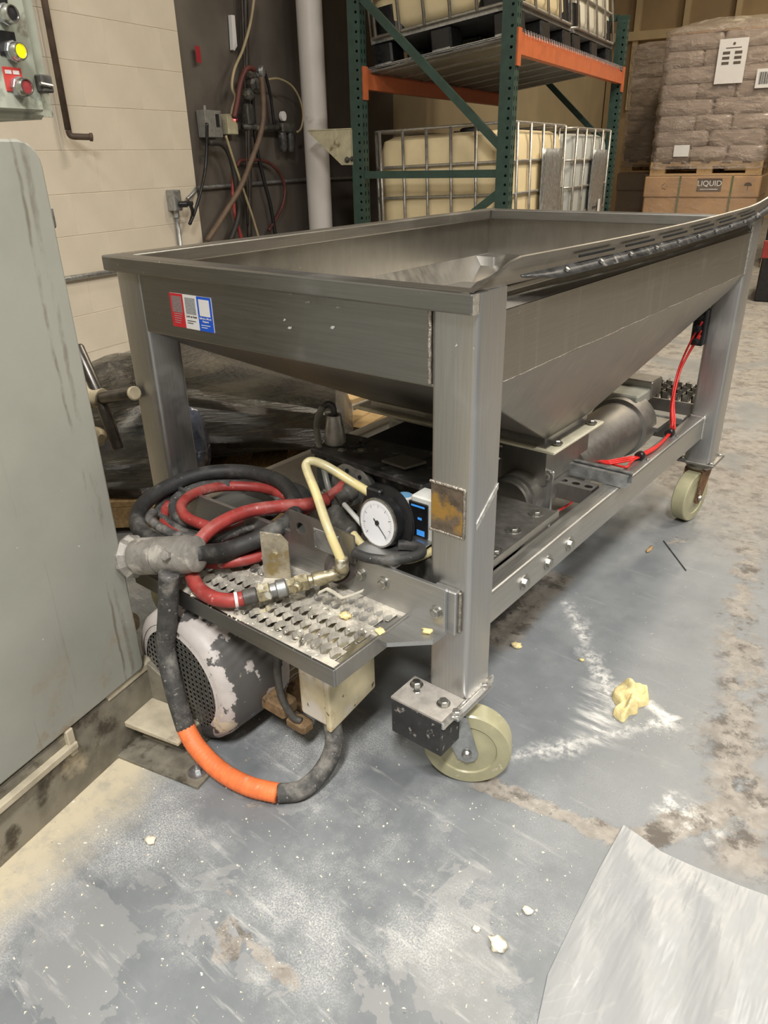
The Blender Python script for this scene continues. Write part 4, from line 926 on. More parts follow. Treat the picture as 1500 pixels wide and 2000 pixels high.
# ------------------------------------------------------------------ serrated grating step in front of the hopper (part of the cart)
GX0, GX1, GY0, GY1, GZ = -.60, -.100, -.206, -.020, .335
GRTM = mat('floury serrated steel', (.36, .335, .29), .7, .1, .25, 40, [((.58, .54, .46), 22, .48, .64), ((.66, .58, .38), 12, .60, .70), ((.10, .085, .065), 26, .62, .72)], .3)
step = MB().box(GX0, GX1, GY0, GY0+.006, GZ-.032, GZ, .001).build('step_grating', STEELX, H)
MB().box(GX1-.006, GX1, GY0+.006, GY1, GZ-.032, GZ, .001).build('side_channel', STEELD, step)
MB().box(GX0, GX1-.006, GY1, GY1+.004, GZ-.03, GZ).build('back_channel', STEELX, step)
for k, (ya, yb) in enumerate(((GY0+.006, GY0+.020), (-.101, -.083), (GY1-.012, GY1))):
    MB().box(GX0, GX1-.006, ya, yb, GZ-.006, GZ-.001).build('flat_strip', GRTM, step)
PX = .0145
def strand(i, ya, yb):
    x0 = GX1-.012-i*PX; n = max(6, int((yb-ya)/.004)); vs = []; fs = []
    ph = PI*(i % 2)
    for k in range(n+1):
        y = ya+(yb-ya)*k/n; x = x0+PX*.43*math.cos(2*PI*(y-GY0)/.046+ph)
        tz = GZ+.003+(.0022 if k % 2 else -.0008); sl = .35*math.sin(2*PI*(y-GY0)/.046+ph)*.006
        vs += [(x-.001-.002, y, tz), (x+.001-.002, y, tz), (x+.0085, y, GZ-.009), (x+.0065, y, GZ-.010)]
    for k in range(n):
        for q in range(4): fs.append((k*4+q, k*4+(q+1) % 4, k*4+4+(q+1) % 4, k*4+4+q))
    fs += [(3, 2, 1, 0), (n*4, n*4+1, n*4+2, n*4+3)]
    MB().add(vs, fs).build('serrated_strand', GRTM, step)
def grating_row(y0, y1, off):
    m = MB(); K = 16; cw = .0200; cy = (y0+y1)/2; hl = (y1-y0); x = GX0+.004+off*cw
    while x+cw < GX1-.006:
        cx = x+cw/2; out = []; hole = []
        for q in range(K):
            a = 2*PI*q/K; c, d = math.cos(a), math.sin(a); mm_ = max(abs(c), abs(d)); out.append((cx+c/mm_*cw/2, cy+d/mm_*hl/2, GZ-.001))
            jag = (1.08 if q % 2 else .90); e = abs(math.cos(a))**1.5*math.copysign(1, math.cos(a))
            hole.append((cx+.34*cw*e*jag-.0012, cy+.47*hl*math.sin(a)*(.96 if q % 2 else 1.), GZ-.001+(.0045 if c < -.2 else -.004 if c > .2 else 0)*jag))
        low = [(p[0]+(.002 if p[0] < cx else .0025), p[1], GZ-.0075) for p in hole]
        m.add(out+hole+low, [(q, (q+1) % K, K+(q+1) % K, K+q) for q in range(K)]+[(K+q, K+(q+1) % K, 2*K+(q+1) % K, 2*K+q) for q in range(K)])
        x += cw
    m.build('serrated_row', GRTM, step)
YA, YB, YC, YD = GY0+.020, -.101, -.083, GY1-.012
for k in range(3): grating_row(YA+(YB-YA)*k/3, YA+(YB-YA)*(k+1)/3, .5*(k % 2))
for k in range(2): grating_row(YC+(YD-YC)*k/2, YC+(YD-YC)*(k+1)/2, .5*((k+1) % 2))
# upright L bracket standing on the grating
lb = thing('angle_bracket', 'small floury steel angle bracket standing on grating', 'bracket', (-.345, -.085, GZ))
MB().prism([(-.002, .0), (.046, .0), (.046, .078), (.034, .094), (-.002, .098)], 'x', -.0025, .0025).build('upright_plate', mat('floury bracket', (.36, .32, .24), .6, .4, .25, 40, [((.22, .16, .06), 20, .52, .64), ((.5, .45, .33), 45, .6, .66)]), lb)
MB().box(-.0025, .045, -.002, .046, .003, .008).build('foot_plate', GRTM, lb)
lb.rotation_euler = (0, 0, math.radians(-58)); lb.location = gz(520, 1135, GZ+.003)

# ------------------------------------------------------------------ pump gearbox, breather, flange behind the cross angle
gb = thing('pump_gearbox', 'greasy black pump gearbox under the hopper behind the gauge', 'gearbox', (-.38, .24, 0))
def gbw(m, n, mm, **k): return m.build(n, mm, gb, world=True, **k)
gbw(MB().box(-.50, -.19, .215, .315, .30, .450, .004), 'housing', DARKM)
gbw(MB().prism([(-.525, .20), (-.17, .175), (-.17, .345), (-.525, .315)], 'z', .450, .462), 'top_plate', DARKM, bevel=.002)
gbw(MB().box(-.52, -.17, .205, .213, .438, .450, .002), 'front_rail', DARKM)
gbw(MB().lathe((-.405, .205, .398), (0, -1, 0), [(.058, 0), (.058, .012), (.052, .015), (.030, .018), (.026, .040), (.02, .042)], 36), 'shaft_flange', mat('worn aluminium', (.34, .33, .31), .42, .8, .25, 30, [((.12, .11, .09), 14, .55, .66)]), smooth=35)
for k in range(8):
    a = 2*PI*k/8+.2; gbw(MB().lathe((-.405+.044*math.cos(a), .191, .398+.044*math.sin(a)), (0, -1, 0), [(.005, 0), (.005, .003)], 8), 'flange_bolt', BLACK)
gbw(MB().box(-.51, -.485, .20, .215, .32, .45), 'guide_post', DARKM)
for a, b in ((668, 880), (704, 868), (706, 880), (775, 905)): q = gz(a, b, .462); gbw(MB().hexbolt(q, (0, 0, 1), .006, .004), 'plate_bolt', BOLT)
q = gz(690, 864, .462); gbw(MB().lathe(q, (0, 0, 1), [(.03, 0), (.03, .004)], 18), 'cover_disc', DARKM)
q = gz(785, 902, .468); gbw(MB().slab([q+Vector((-.035, -.02, .0)), q+Vector((.03, -.03, .003)), q+Vector((.045, .02, .003)), q+Vector((-.02, .03, 0))], .005), 'cover_flap', STEELD)
q = gz(655, 866, .462)
gbw(MB().lathe(q, (0, 0, 1), [(.021, 0), (.023, .002), (.023, .012), (.016, .060), (.016, .064), (.013, .064), (.013, .056)], 24), 'breather_cup', mat('brushed aluminium cup', (.62, .61, .57), .4, .7, .2, 40), smooth=35)
gbw(MB().tube([q+Vector((0, 0, .055)), q+Vector((0, 0, .078)), q+Vector((-.008, -.006, .088)), q+Vector((-.018, -.012, .080))], .006, 8), 'elbow', DARKM, smooth=True)
gbw(MB().box(-.30, -.255, .207, .2125, .355, .42), 'warning_plate', mat('scraped label', (.34, .33, .31), .6, 0, .1, 20, [((.04, .04, .04), 24, .50, .54)]))
gbw(MB().box(-.235, -.222, .20, .212, .36, .41), 'dough_scrap', DOUGH)
gbw(MB().box(-.52, -.33, .33, .52, .33, .435, .006), 'drive_motor_block', mat('black blue motor', (.008, .009, .016), .5))
o = thing('oil_reservoir', 'grimy brown cylinder tank beneath gauge shelf', 'reservoir', (-.15, .09, 0)); MB().lathe((-.155+.15, -.02, .33), (0, 1, 0), [(.0, 0), (.05, .002), (.058, .008), (.058, .12), (.05, .125)], 28).build('shell', GRIME, o, smooth=35)
MB().box(-.04, .03, .02, .06, .245, .30).build('saddle', DARKM, o)
MB().box(-.08, .06, .01, .09, .225, .25).build('mount_pad', DARKM, o)
# small white controller with blue screen, blue cap, clamp knob
ct = thing('controller_unit', 'small white controller with blue lit display beside near leg', 'controller', (-.12, .10, 0))
q = gy(830, 1010, .09)
MB().box(q.x-.03, q.x+.035, .09, .13, q.z-.05, q.z+.035, .003).build('case', WHITEP, ct, world=True); MB().box(q.x-.032, q.x+.008, .086, .09, q.z-.04, q.z+.025, .001).build('display', BLACKP, ct, world=True)
BLUEL = mat('blue display light', (.04, .22, .6), .4, emit=.5)
MB().box(q.x-.026, q.x+.002, .0852, .086, q.z+.017, q.z+.020).build('display_line', BLUEL, ct, world=True); MB().box(q.x-.012, q.x-.004, .0852, .086, q.z-.006, q.z-.002).build('display_mark', BLUEL, ct, world=True); MB().box(q.x-.014, q.x+.002, .0852, .086, q.z-.036, q.z-.026).build('display_bar', BLUEL, ct, world=True)
q2 = gy(790, 968, .14); MB().lathe(q2-Vector((0, 0, .015)), (0, 0, 1), [(.017, 0), (.017, .014), (.014, .016)], 20).build('round_cap', WHITEP, ct, world=True, smooth=35); MB().lathe(q2, (0, 0, 1), [(.013, .0005), (.013, .002)], 20).build('blue_insert', mat('pale blue insert', (.20, .45, .72), .5), ct, world=True)
q3 = gy(828, 972, .12); MB().lathe(q3-Vector((0, 0, .012)), (0, 0, 1), [(.006, 0), (.008, .008), (.013, .012), (.013, .018), (.006, .022)], 5).build('star_knob', BOLT, ct, world=True)
MB().box(q.x-.045, q.x+.04, .13, .20, q.z-.06, q.z+.03, .004).build('back_block', DARKM, ct, world=True); MB().box(q.x-.04, q.x+.03, .14, .18, .25, q.z-.055).build('stand', DARKM, ct, world=True)

# ------------------------------------------------------------------ pressure gauge
GC = Vector((-.203, .028, .452)); ga = thing('pressure_gauge', 'round white pressure gauge with black rim on gauge shelf', 'gauge', (-.20, .05, .405))
AX = Vector((-.10, -1, .12)).normalized()
def gaw(m, n, mm, **k): return m.build(n, mm, ga, world=True, **k)
gaw(MB().lathe(GC-AX*.034, AX, [(.0, 0), (.042, 0), (.042, .008), (.061, .009), (.062, .011), (.061, .014), (.045, .016), (.044, .030), (.043, .034)], 48), 'case', BLACKP, smooth=35)
gaw(MB().lathe(GC-AX*.001, AX, [(.0435, -.004), (.0435, .003), (.0405, .004), (.040, .001)], 48, cap=False), 'bezel', BOLT, smooth=35)
fc = gaw(MB().lathe(GC+AX*.0004, AX, [(.0, .0008), (.0405, .0008)], 48, cap=False), 'dial_face', mat('dial white', (.80, .80, .82), .35, var=.02))
U_ = Vector((0, 0, 1)); R_ = U_.cross(AX).normalized()*-1; U_ = AX.cross(R_).normalized()*-1
if R_.x < 0: R_ = -R_
U_ = Vector((0, 0, 1)) - AX*AX.z; U_.normalize(); R_ = U_.cross(-AX).normalized()
if R_.x < 0: R_ = -R_
def dial(a, r0, r1, wd, nm, mm, dz=.0012):
    dr = R_*math.sin(a)+U_*math.cos(a); sd = R_*math.cos(a)-U_*math.sin(a); o = GC+AX*dz
    m = MB(); m.add([o+dr*r0-sd*wd, o+dr*r0+sd*wd, o+dr*r1+sd*wd*.5, o+dr*r1-sd*wd*.5], [(0, 1, 2, 3)]); return m.build(nm, mm, fc, world=False)
for o_ in ():
    pass
fcb = fc.parent
def dialw(a, r0, r1, wd, nm, mm, dz=.0022):
    dr = R_*math.sin(a)+U_*math.cos(a); sd = R_*math.cos(a)-U_*math.sin(a); o = GC+AX*dz
    m = MB(); m.add([o+dr*r0-sd*wd, o+dr*r0+sd*wd, o+dr*r1+sd*wd*.5, o+dr*r1-sd*wd*.5], [(0, 1, 2, 3)])
    inv = ga.matrix_basis.inverted(); m.v = [inv @ v for v in m.v]; return m.build(nm, mm, fc)
GREYI = mat('grey dial ink', (.25, .22, .25), .5)
for k in range(41): a = -2.35+4.7*k/40; dialw(a, .031 if k % 5 else .028, .0345, .0003 if k % 5 else .0006, 'tick', GREYI)
dialw(2.25, -.010, .031, .0012, 'needle', INK, .0032)
inv = ga.matrix_basis.inverted()
m = MB(); m.lathe(GC+AX*.001, AX, [(.0045, 0), (.0045, .002)], 12); m.v = [inv @ v for v in m.v]; m.build('needle_hub', INK, fc)
gaw(MB().lathe((GC.x+.004, .045, .41), (0, 0, 1), [(.012, 0), (.012, .004), (.009, .012), (.009, .03)], 6), 'stem', BRASS)
gaw(MB().cyl((GC.x+.004, .045, .418), (GC.x+.002, .04, .43), .01, .01, 10), 'stem_neck', BRASS)
c0 = gy(735, 965, .06); gaw(MB().box(c0.x-.012, c0.x+.020, .045, .075, c0.z-.018, c0.z+.016, .003), 'tube_port', BLACKP)

# ------------------------------------------------------------------ motor below the grating
MC = Vector((-.485, -.215, .143)); MR = .136
mo = thing('electric_motor', 'electric motor with peeling white paint beneath grating step', 'motor', (-.48, -.10, 0))
def mw(m, n, mm, **k): return m.build(n, mm, mo, world=True, **k)
mw(MB().lathe(MC, (0, 1, 0), [(.112, -.004), (MR-.012, -.001), (MR-.003, .008), (MR, .022), (MR, .145), (MR-.006, .146)], 48, cap=False), 'fan_cowl', PEEL, smooth=40)
gm = MB(); gr = .105; N = 19; st = 2*gr/N
for i in range(N):
    for j in range(N):
        u = -gr+(i+.5)*st; v = -gr+(j+.5)*st
        if u*u+v*v > (gr-st*.4)**2: continue
        c = MC+Vector((u, -.0035-.006*(1-(u*u+v*v)/gr/gr), v)); hole = .30*st
        out = [(math.cos(a)/max(abs(math.cos(a)), abs(math.sin(a)))*st/2, math.sin(a)/max(abs(math.cos(a)), abs(math.sin(a)))*st/2) for a in [2*PI*q/8 for q in range(8)]]
        hl = [(math.cos(2*PI*q/8)*hole, math.sin(2*PI*q/8)*hole) for q in range(8)]
        lower = u > -.10
        gm.add([c+Vector((a, 0, b)) for a, b in out]+[c+Vector((a, 0, b)) for a, b in hl], [(q, q+8, (q+1) % 8+8, (q+1) % 8) for q in range(8)])
g_ = mw(gm, 'grille', mat('dull grille paint', (.15, .145, .13), .5, .2, .2, 14, [((.58, .53, .50), 5.5, .55, .575)]))
mw(MB().lathe(MC+Vector((0, -.0025, 0)), (0, -1, 0), [(.114, -.001), (.100, .003)], 48, cap=False), 'grille_rim', PEEL, smooth=True)
mw(MB().lathe(MC+Vector((0, .02, 0)), (0, 1, 0), [(.0, 0), (.12, 0)], 32, cap=False), 'dark_interior', BLACK)
mw(MB().lathe(MC, (0, 1, 0), [(.0, .145), (.112, .145), (.112, .36), (.12, .362), (.12, .385), (.05, .39), (.02, .392), (.02, .45)], 40), 'stator_body', FINM, smooth=35)
for k in range(30):
    a = 2*PI*k/30; d = Vector((math.cos(a), 0, math.sin(a))); sd = Vector((-d.z, 0, d.x))*.0018; p = MC+d*.108+Vector((0, .15, 0)); q = MC+d*.124+Vector((0, .15, 0)); L_ = Vector((0, .205, 0))
    m = MB(); m.add([p-sd, q-sd, q+sd, p+sd, p-sd+L_, q-sd+L_, q+sd+L_, p+sd+L_], [(0, 1, 2, 3), (7, 6, 5, 4), (0, 4, 5, 1), (1, 5, 6, 2), (2, 6, 7, 3), (3, 7, 4, 0)]); mw(m, 'fin', FINM)
for a in (1.0, 2.2): 
    d = Vector((math.cos(a), 0, math.sin(a))); mw(MB().hexbolt(MC+d*MR+Vector((0, .11, 0)), d, .008, .006), 'cowl_bolt', GRIME)
mw(MB().box(-.60, -.36, -.04, .14, .0, .022, .003).box(-.58, -.55, -.03, .13, .02, .07).box(-.42, -.39, -.03, .13, .02, .07), 'foot', RWOOD)
TX0, TX1, TY0, TY1 = -.268, -.203, -.125, -.005
tb = mw(MB().prism([(TY0, .112), (TY1, .135), (TY1, .29), (TY0, .29)], 'x', TX0, TX1), 'terminal_box', PEELC, bevel=.006)
m = MB().prism([(TY0-.004, .108), (TY1, .130), (TY1, .292), (TY0-.004, .292)], 'x', TX1, TX1+.012); m.v = [mo.matrix_basis.inverted() @ v for v in m.v]; m.build('box_lid', PEELC, tb, bevel=.003)
mw(MB().tube([(-.28, -.07, .22), (-.37, -.05, .20)], .03, 10), 'conduit_nipple', FINM, smooth=True)
mw(MB().tube([(-.30, -.135, .28), (-.305, -.138, .16), (-.29, -.13, .10), (-.275, -.12, .085)], .007, 8), 'drip_rod', GRIME, smooth=True)
mw(MB().box(-.31, -.26, -.13, -.10, .06, .085, .006).box(-.36, -.30, -.14, -.10, .085, .115, .004), 'clamp_block', RWOOD)

# ------------------------------------------------------------------ hoses and cables
def hose(name, pts, r, m, label, cat='hose', n=12, sub=8):
    o = MB().tube(pts, r, n, sub).build(name, m, smooth=True); tag(o, label, cat); return o
pl = [gy(330, 1120, -.225), gy(328, 1190, -.228), gy(325, 1270, -.236), gy(340, 1345, -.25), gz(362, 1420, .075)]
sl = [gz(362, 1420, .075), gz(385, 1460, .048), gz(430, 1505, .026), gz(485, 1535, .022), gz(542, 1549, .022)]
en = [gz(542, 1549, .022), gz(590, 1542, .022), gz(630, 1505, .035), gz(652, 1455, .075), Vector((-.215, -.10, .115)), Vector((-.225, -.075, .16))]
pc = thing('motor_cable', 'thick grey motor cable with orange sleeve looping across floor', 'cable', (-.40, -.24, 0))
MB().tube(pl, .0175, 14, 8).build('upper_sheath', RUBW, pc, world=True, smooth=True)
def osl(t): return .0172+.00035*math.sin(t*190)
MB().tube(sl, osl, 14, 22).build('orange_sleeve', ORNG, pc, world=True, smooth=True); MB().tube(en, .0165, 14, 10).build('lower_sheath', RUBW, pc, world=True, smooth=True)
# big plug lying on the grating
A = gz(247, 1083, .395); B = gz(390, 1076, .395)
A = gy(250, 1087, -.225); B = gy(388, 1082, -.18)
pg = thing('cable_plug', 'heavy dusty aluminium cable plug with knurled collar', 'plug', (A+B)/2)
d = (B-A); Lp = d.length; PLUGM = mat('dusty cast aluminium', (.30, .28, .25), .6, .4, .2, 40, [((.42, .39, .34), 24, .5, .62), ((.12, .11, .10), 20, .58, .7)], .3)
MB().lathe(A, d, [(.026, 0), (.038, .004), (.040, .012), (.033, .020), (.031, .024)], 10).build('locking_ring', PLUGM, pg, world=True)
MB().lathe(A, d, [(.031, .022), (.033, .028), (.033, Lp*.46), (.030, Lp*.47)], 20).build('shell', PLUGM, pg, world=True, smooth=35)
MB().lathe(A, d, [(.029, Lp*.47), (.033, Lp*.49), (.033, Lp*.86), (.031, Lp*.90), (.031, Lp*.97), (.022, Lp)], 24).build('collar', PLUGM, pg, world=True, smooth=35)
q = A+d*.72; MB().hexbolt(q+Vector((.012, -.030, .016)), (.3, -.8, .4), .009, .008, 0).build('set_screw', PLUGM, pg, world=True)
# black cable coil: loops lying on the frame behind the grating, and the tail into the plug
def loops(cx, cy, z, rx_, ry_, turns, ph, drift, seed, zamp=.01):
    rr = random.Random(seed); P = []; n = int(turns*14)
    for k in range(n+1):
        a = ph+2*PI*k/14; e = 1+.06*math.sin(a*.37+seed)+drift*k/n
        P.append(Vector((cx+rx_*e*math.cos(a), cy+ry_*e*math.sin(a), z+zamp*math.sin(a*.5+seed)+.012*k/14*.5)))
    return P
C1 = gz(435, 1010, .36)
coil = [B.lerp(A, .06)]+[gz(*q) for q in ((452, 1072, .385), (520, 1045, .40), (570, 1010, .41), (575, 975, .415), (545, 940, .42), (480, 922, .42), (400, 925, .42), (330, 950, .41), (280, 985, .40), (268, 1020, .39), (285, 1045, .385), (340, 1070, .38), (420, 1085, .375), (500, 1062, .37), (560, 1030, .37), (590, 1000, .375), (590, 965, .38), (550, 950, .375))]
hose('power_cable_coil', coil, .0155, RUB, 'thick black cable coiled on grating, its end in the plug', 'cable', 14)
coil2 = [gz(*q) for q in ((560, 1065, .362), (500, 1075, .362), (420, 1062, .365), (350, 1035, .37), (310, 1000, .375), (330, 970, .385), (370, 945, .39), (430, 942, .395), (500, 950, .395), (545, 975, .39), (530, 1005, .385), (470, 1028, .38), (400, 1030, .378), (345, 1010, .378), (342, 975, .385), (390, 950, .405), (450, 945, .41))]
hose('black_hose_coil', coil2, .0095, RUBW, 'thinner dusty black hose coiled inside thick cable loop', 'hose')
coil3 = [gz(*q) for q in ((375, 1000, .40), (355, 1000, .392), (395, 1050, .37), (450, 1048, .366), (520, 1060, .362), (560, 1055, .365), (610, 1040, .37))]
hose('black_hose_coil', [gz(*q) for q in ((300, 1000, .395), (293, 1015, .392), (330, 1040, .39), (375, 1052, .388), (430, 1050, .385), (520, 1015, .385))], .009, RUBW, 'short black hose end crossing front of the coil', 'hose')
red1 = [gz(*q) for q in ((640, 975, .42), (600, 985, .42), (540, 990, .425), (480, 1000, .425), (420, 1028, .42), (385, 1065, .40), (372, 1105, .375), (385, 1145, .358), (415, 1167, .356), (450, 1173, .356), (476, 1168, .357))]
hose('red_hose', red1, .0125, REDH, 'red rubber hose arching over grating to the brass valve', 'hose', 14)
red2 = [gz(*q) for q in ((585, 985, .40), (520, 955, .40), (440, 950, .405), (385, 962, .41), (355, 985, .41), (365, 1010, .405), (410, 1030, .40), (430, 1040, .39), (470, 1030, .38), (480, 1000, .38))]
hose('red_hose_coil', red2, .0105, REDH, 'red hose coiled inside black cable loops', 'hose')
red3 = [gz(*q) for q in ((392, 1095, .356), (430, 1100, .356), (500, 1088, .358), (545, 1060, .362), (580, 1042, .37))]
hose('red_hose_coil', red3, .011, REDH, 'short red hose run below the cable, ends behind bracket', 'hose')
hose('red_hose', [gz(*q) for q in ((330, 985, .38), (320, 1012, .372), (345, 1040, .366), (420, 1070, .362), (540, 1045, .375), (590, 1000, .40), (650, 965, .425), (672, 945, .43))], .0105, REDH, 'dark red hose running back to gearbox fitting', 'hose')
MB_ = MB(); wz = gz(458, 1172, .357); wt = gz(464, 1171, .357)
o = MB().cyl(wz, wt, .0132).build('white_tape_band', PAPER, None, smooth=35); tag(o, 'white printed band wrapped on red hose end', 'band')
# brass valve train
v0 = gz(474, 1168, .358); v1 = gz(520, 1155, .362); v2 = gz(560, 1147, .366); v3 = gz(605, 1136, .370); v4 = gz(655, 1122, .376)
PALEL = mat('pale zinc lever', (.62, .58, .48), .5, .3, .1, 40)
vt = thing('brass_valve', 'dirty brass valve and fittings with lever on grating', 'valve', v2)
d = v4-v0; Lv = d.length; D_ = d.normalized()
MB().lathe(v0, d, [(.010, 0), (.0135, .002), (.0135, .022), (.012, .024)], 14).build('hose_ferrule', GRIME, vt, world=True, smooth=35)
MB().lathe(v0, d, [(.0145, .025), (.0165, .028), (.0165, .045), (.013, .047)], 6).build('hex_nut', BRASS, vt, world=True)
MB().lathe(v0, d, [(.012, .047), (.012, .056), (.0155, .058), (.0155, .072), (.012, .075)], 18).build('coupler', GALV, vt, world=True, smooth=35)
MB().lathe(v0, d, [(.014, .076), (.014, .088), (.0155, .09), (.0155, .11), (.013, .112)], 6).build('valve_body', BRASS, vt, world=True)
MB().lathe(v0, d, [(.010, .112), (.0105, .118), (.013, .12), (.013, .134), (.011, Lv-.012), (.011, Lv)], 14).build('nipple', BRASS, vt, world=True, smooth=35)
s0 = v0+D_*.10; side = Vector((.25, -.8, .1)).normalized()
MB().lathe(s0, side, [(.009, 0), (.009, .022), (.006, .024), (.006, .03)], 10).build('valve_stem', BRASS, vt, world=True, smooth=35)
lv = [gz(622, 1158, .366), gz(638, 1150, .368), gz(650, 1156, .366), gz(668, 1168, .358), gz(690, 1162, .356), gz(710, 1153, .356)]
m = MB()
for k in range(len(lv)-1): a, b = lv[k], lv[k+1]; s_ = Vector((.0015, -.0035, 0)); m.slab([a-s_, b-s_, b+s_, a+s_], .002)
m.build('lever', PALEL, vt, world=True)
e0 = v4; e1 = gz(668, 1108, .392)
MB().tube([e0-D_*.004, e0+D_*.006, e0.lerp(e1, .55)+D_*.006, e1, e1+Vector((0, 0, .018))], .0115, 10).build('elbow', BRASS, vt, world=True, smooth=True)
dc = gz(668, 1118, .376); MB().lathe(dc+Vector((-.01, .01, .004)), (.25, -.75, .6), [(.0, 0), (.030, .0), (.031, .0015), (.030, .003), (.0, .003)], 28).build('guard_disc', mat('smoky disc', (.06, .05, .045), .25, .2, .3, 40, [((.4, .33, .2), 18, .6, .68)]), vt, world=True, smooth=35)
# yellowed tube from valve over to the gauge, grey tube from breather, short tubes
yt = [e1+Vector((0, 0, .012)), gy(640, 1030, -.04), gy(618, 965, -.01), gy(602, 925, .01), gy(598, 908, .02), gy(610, 901, .03), gy(640, 912, .04), gy(690, 943, .055), gy(728, 966, .06)]
hose('yellow_tube', yt, .0082, TUBY, 'yellowed plastic tube arching from valve to gauge', 'tube', 12)
q = gz(655, 866, .462)
hose('grey_tube', [q+Vector((-.018, -.012, .082)), q+Vector((-.030, -.018, .055)), q+Vector((-.032, -.02, .02)), gy(636, 930, .19), gy(645, 965, .18), gy(655, 1000, .17)], .0068, TUBG, 'cloudy grey tube hanging from aluminium breather cup', 'tube')
hose('black_loop_hose', [gz(*q) for q in ((778, 1064, .421), (800, 1065, .421), (820, 1070, .421), (822, 1081, .421), (800, 1089, .421), (760, 1094, .421), (720, 1090, .421), (692, 1080, .421))], .0088, RUB, 'short black hose looped flat on the gauge shelf', 'hose')
hose('yellow_tube', [gz(*q) for q in ((690, 1043, .40), (712, 1068, .39), (745, 1085, .385), (790, 1094, .385), (825, 1085, .39), (845, 1075, .395))], .0075, TUBY, 'yellowed tube passing under gauge shelf to near leg', 'tube')
hose('white_tube', [gz(*q) for q in ((672, 985, .41), (690, 1005, .405), (710, 1028, .40), (738, 1058, .39))], .005, WHITEP, 'thin white tube running below gearbox flange', 'tube')
ft = thing('pipe_tee', 'greasy pipe tee and clamp between red hose and gearbox flange', 'fitting', gy(672, 985, .12))
MB().lathe(gy(690, 955, .16), gy(660, 975, .12)-gy(690, 955, .16), [(.016, 0), (.019, .004), (.019, .02), (.016, .024), (.016, .05)], 16).build('union', GRIME, ft, world=True, smooth=35)
MB().tube([gy(664, 968, .13), gy(656, 990, .12), gy(660, 1020, .10), gy(690, 1045, .09)], .022, 12).build('elbow', GRIME, ft, world=True, smooth=True)
MB().lathe(gy(668, 962, .14), (0, .3, 1), [(.021, 0), (.021, .008)], 20).build('hose_clamp', BOLT, ft, world=True, smooth=35)
MB().tube([gy(632, 958, .13), gy(645, 968, .13)], .004, 8).tube([gy(628, 962, .13), gy(640, 972, .13)], .004, 8).build('clamp_screw', BOLT, ft, world=True)
# ------------------------------------------------------------------ grey mixer on the left (its own frame, turned 13 degrees)
def mach_mat():
    s = Sh('grey green machine paint'); n = s.noise(3, 5, .6); f = s.noise(40, 4, .6)
    c = s.mix(s.ramp(n, .3, .7), (.27, .275, .235), (.33, .33, .285))
    st = s.noise(5, 6, .7, s.xf(sc=(3, 9, .35)), .3)
    X, Y, Zc = s.sep()
    low = s.ramp(Zc, .75, .25)
    # drip streaks: two long runs and finer ones near the bottom
    run = s.ramp(s.math('ABSOLUTE', s.add(s.add(Y, .155), s.mul(s.sub(s.noise(9, 4, .6, s.xf(sc=(1, 1, .6))), .5), .035))), .0045, .0005)
    run2 = s.ramp(s.math('ABSOLUTE', s.add(s.add(Y, .136), s.mul(s.sub(s.noise(13, 4, .6, s.xf(loc=(3, 3, 3), sc=(1, 1, .6))), .5), .03))), .007, .001)
    br = s.ramp(s.noise(14, 6, .7, s.xf(sc=(1, 1, .5), loc=(2, 2, 2))), .42, .60)
    k = s.mul(s.math('MAXIMUM', run, s.mul(run2, .8)), br)
    k = s.math('MAXIMUM', k, s.mul(s.ramp(st, .60, .72), s.add(s.mul(low, .75), .1)))
    c = s.mix(s.mul(k, .62), c, (.115, .085, .05))
    c = s.mix(s.mul(s.ramp(s.noise(7, 6, .7, s.xf(loc=(8, 1, 1))), .52, .68), s.mul(s.ramp(Zc, .34, .12), .85)), c, (.25, .135, .035))
    c = s.mix(s.ramp(s.noise(70, 3, .6), .74, .76), c, (.55, .55, .5))
    s.set('Base Color', c); s.set('Roughness', s.ramp(n, .3, .7, .36, .5)); s.bump(s.add(f, s.mul(k, 2.)), .08, .003); return s.m
MACH = mach_mat()
BASEM = mat('grimy machine base', (.22, .20, .155), .6, .2, .3, 14, [((.07, .058, .04), 16, .52, .66), ((.36, .20, .06), 55, .70, .74), ((.42, .36, .25), 7, .62, .74)], .3)
FLOURB = mat('floury base top', (.44, .385, .28), .8, 0, .2, 20, [((.17, .15, .11), 12, .54, .7)], .3)
mx = thing('dough_mixer', 'grey painted mixer cabinet with drip stains on a steel base', 'mixer', (0, 0, 0), math.radians(13))
DXF, DYE = -.606, -.107
m = MB(); r = .035; pts = []
y1, y0, zb_, zt_ = DYE, -.95, .145, 1.042
for cy, cz, stt in ((y1-r, zt_-r, 0), (y0+r, zt_-r, 1), (y0, zb_, None), (y1-.012, zb_+.012, 3)):
    if stt is None: pts.append((cy, cz)); continue
    rr = r if stt < 3 else .012
    for k in range(6): a = (stt+k/5)*PI/2; pts.append((cy+rr*math.cos(a), cz+rr*math.sin(a)))
m.prism(pts, 'x', DXF-.05, DXF); m.build('cabinet_door', MACH, mx, bevel=.004)
MB().box(DXF-1.95, DXF-.05, -.95, -.14, .12, 1.0, .01).build('cabinet_body', MACH, mx)  # depth stretched far back out of view so the left leg reflects it
MB().box(DXF-.10, DXF-.02, DYE, DYE+.022, .925, .955, .003).build('latch_block', GALV, mx)
MB().box(-.632, -.612, -.95, -.085, .0, .138).build('base_plate', BASEM, mx, bevel=.002); MB().box(-.645, -.600, -.95, -.285, .102, .116, .002).build('base_ledge', FLOURB, mx); MB().box(-.625, -.604, -.30, -.285, .09, .145, .002).build('base_stop', FLOURB, mx)
MB().box(-.636, -.610, -.20, -.075, .128, .148, .004).build('base_cap', FLOURB, mx)
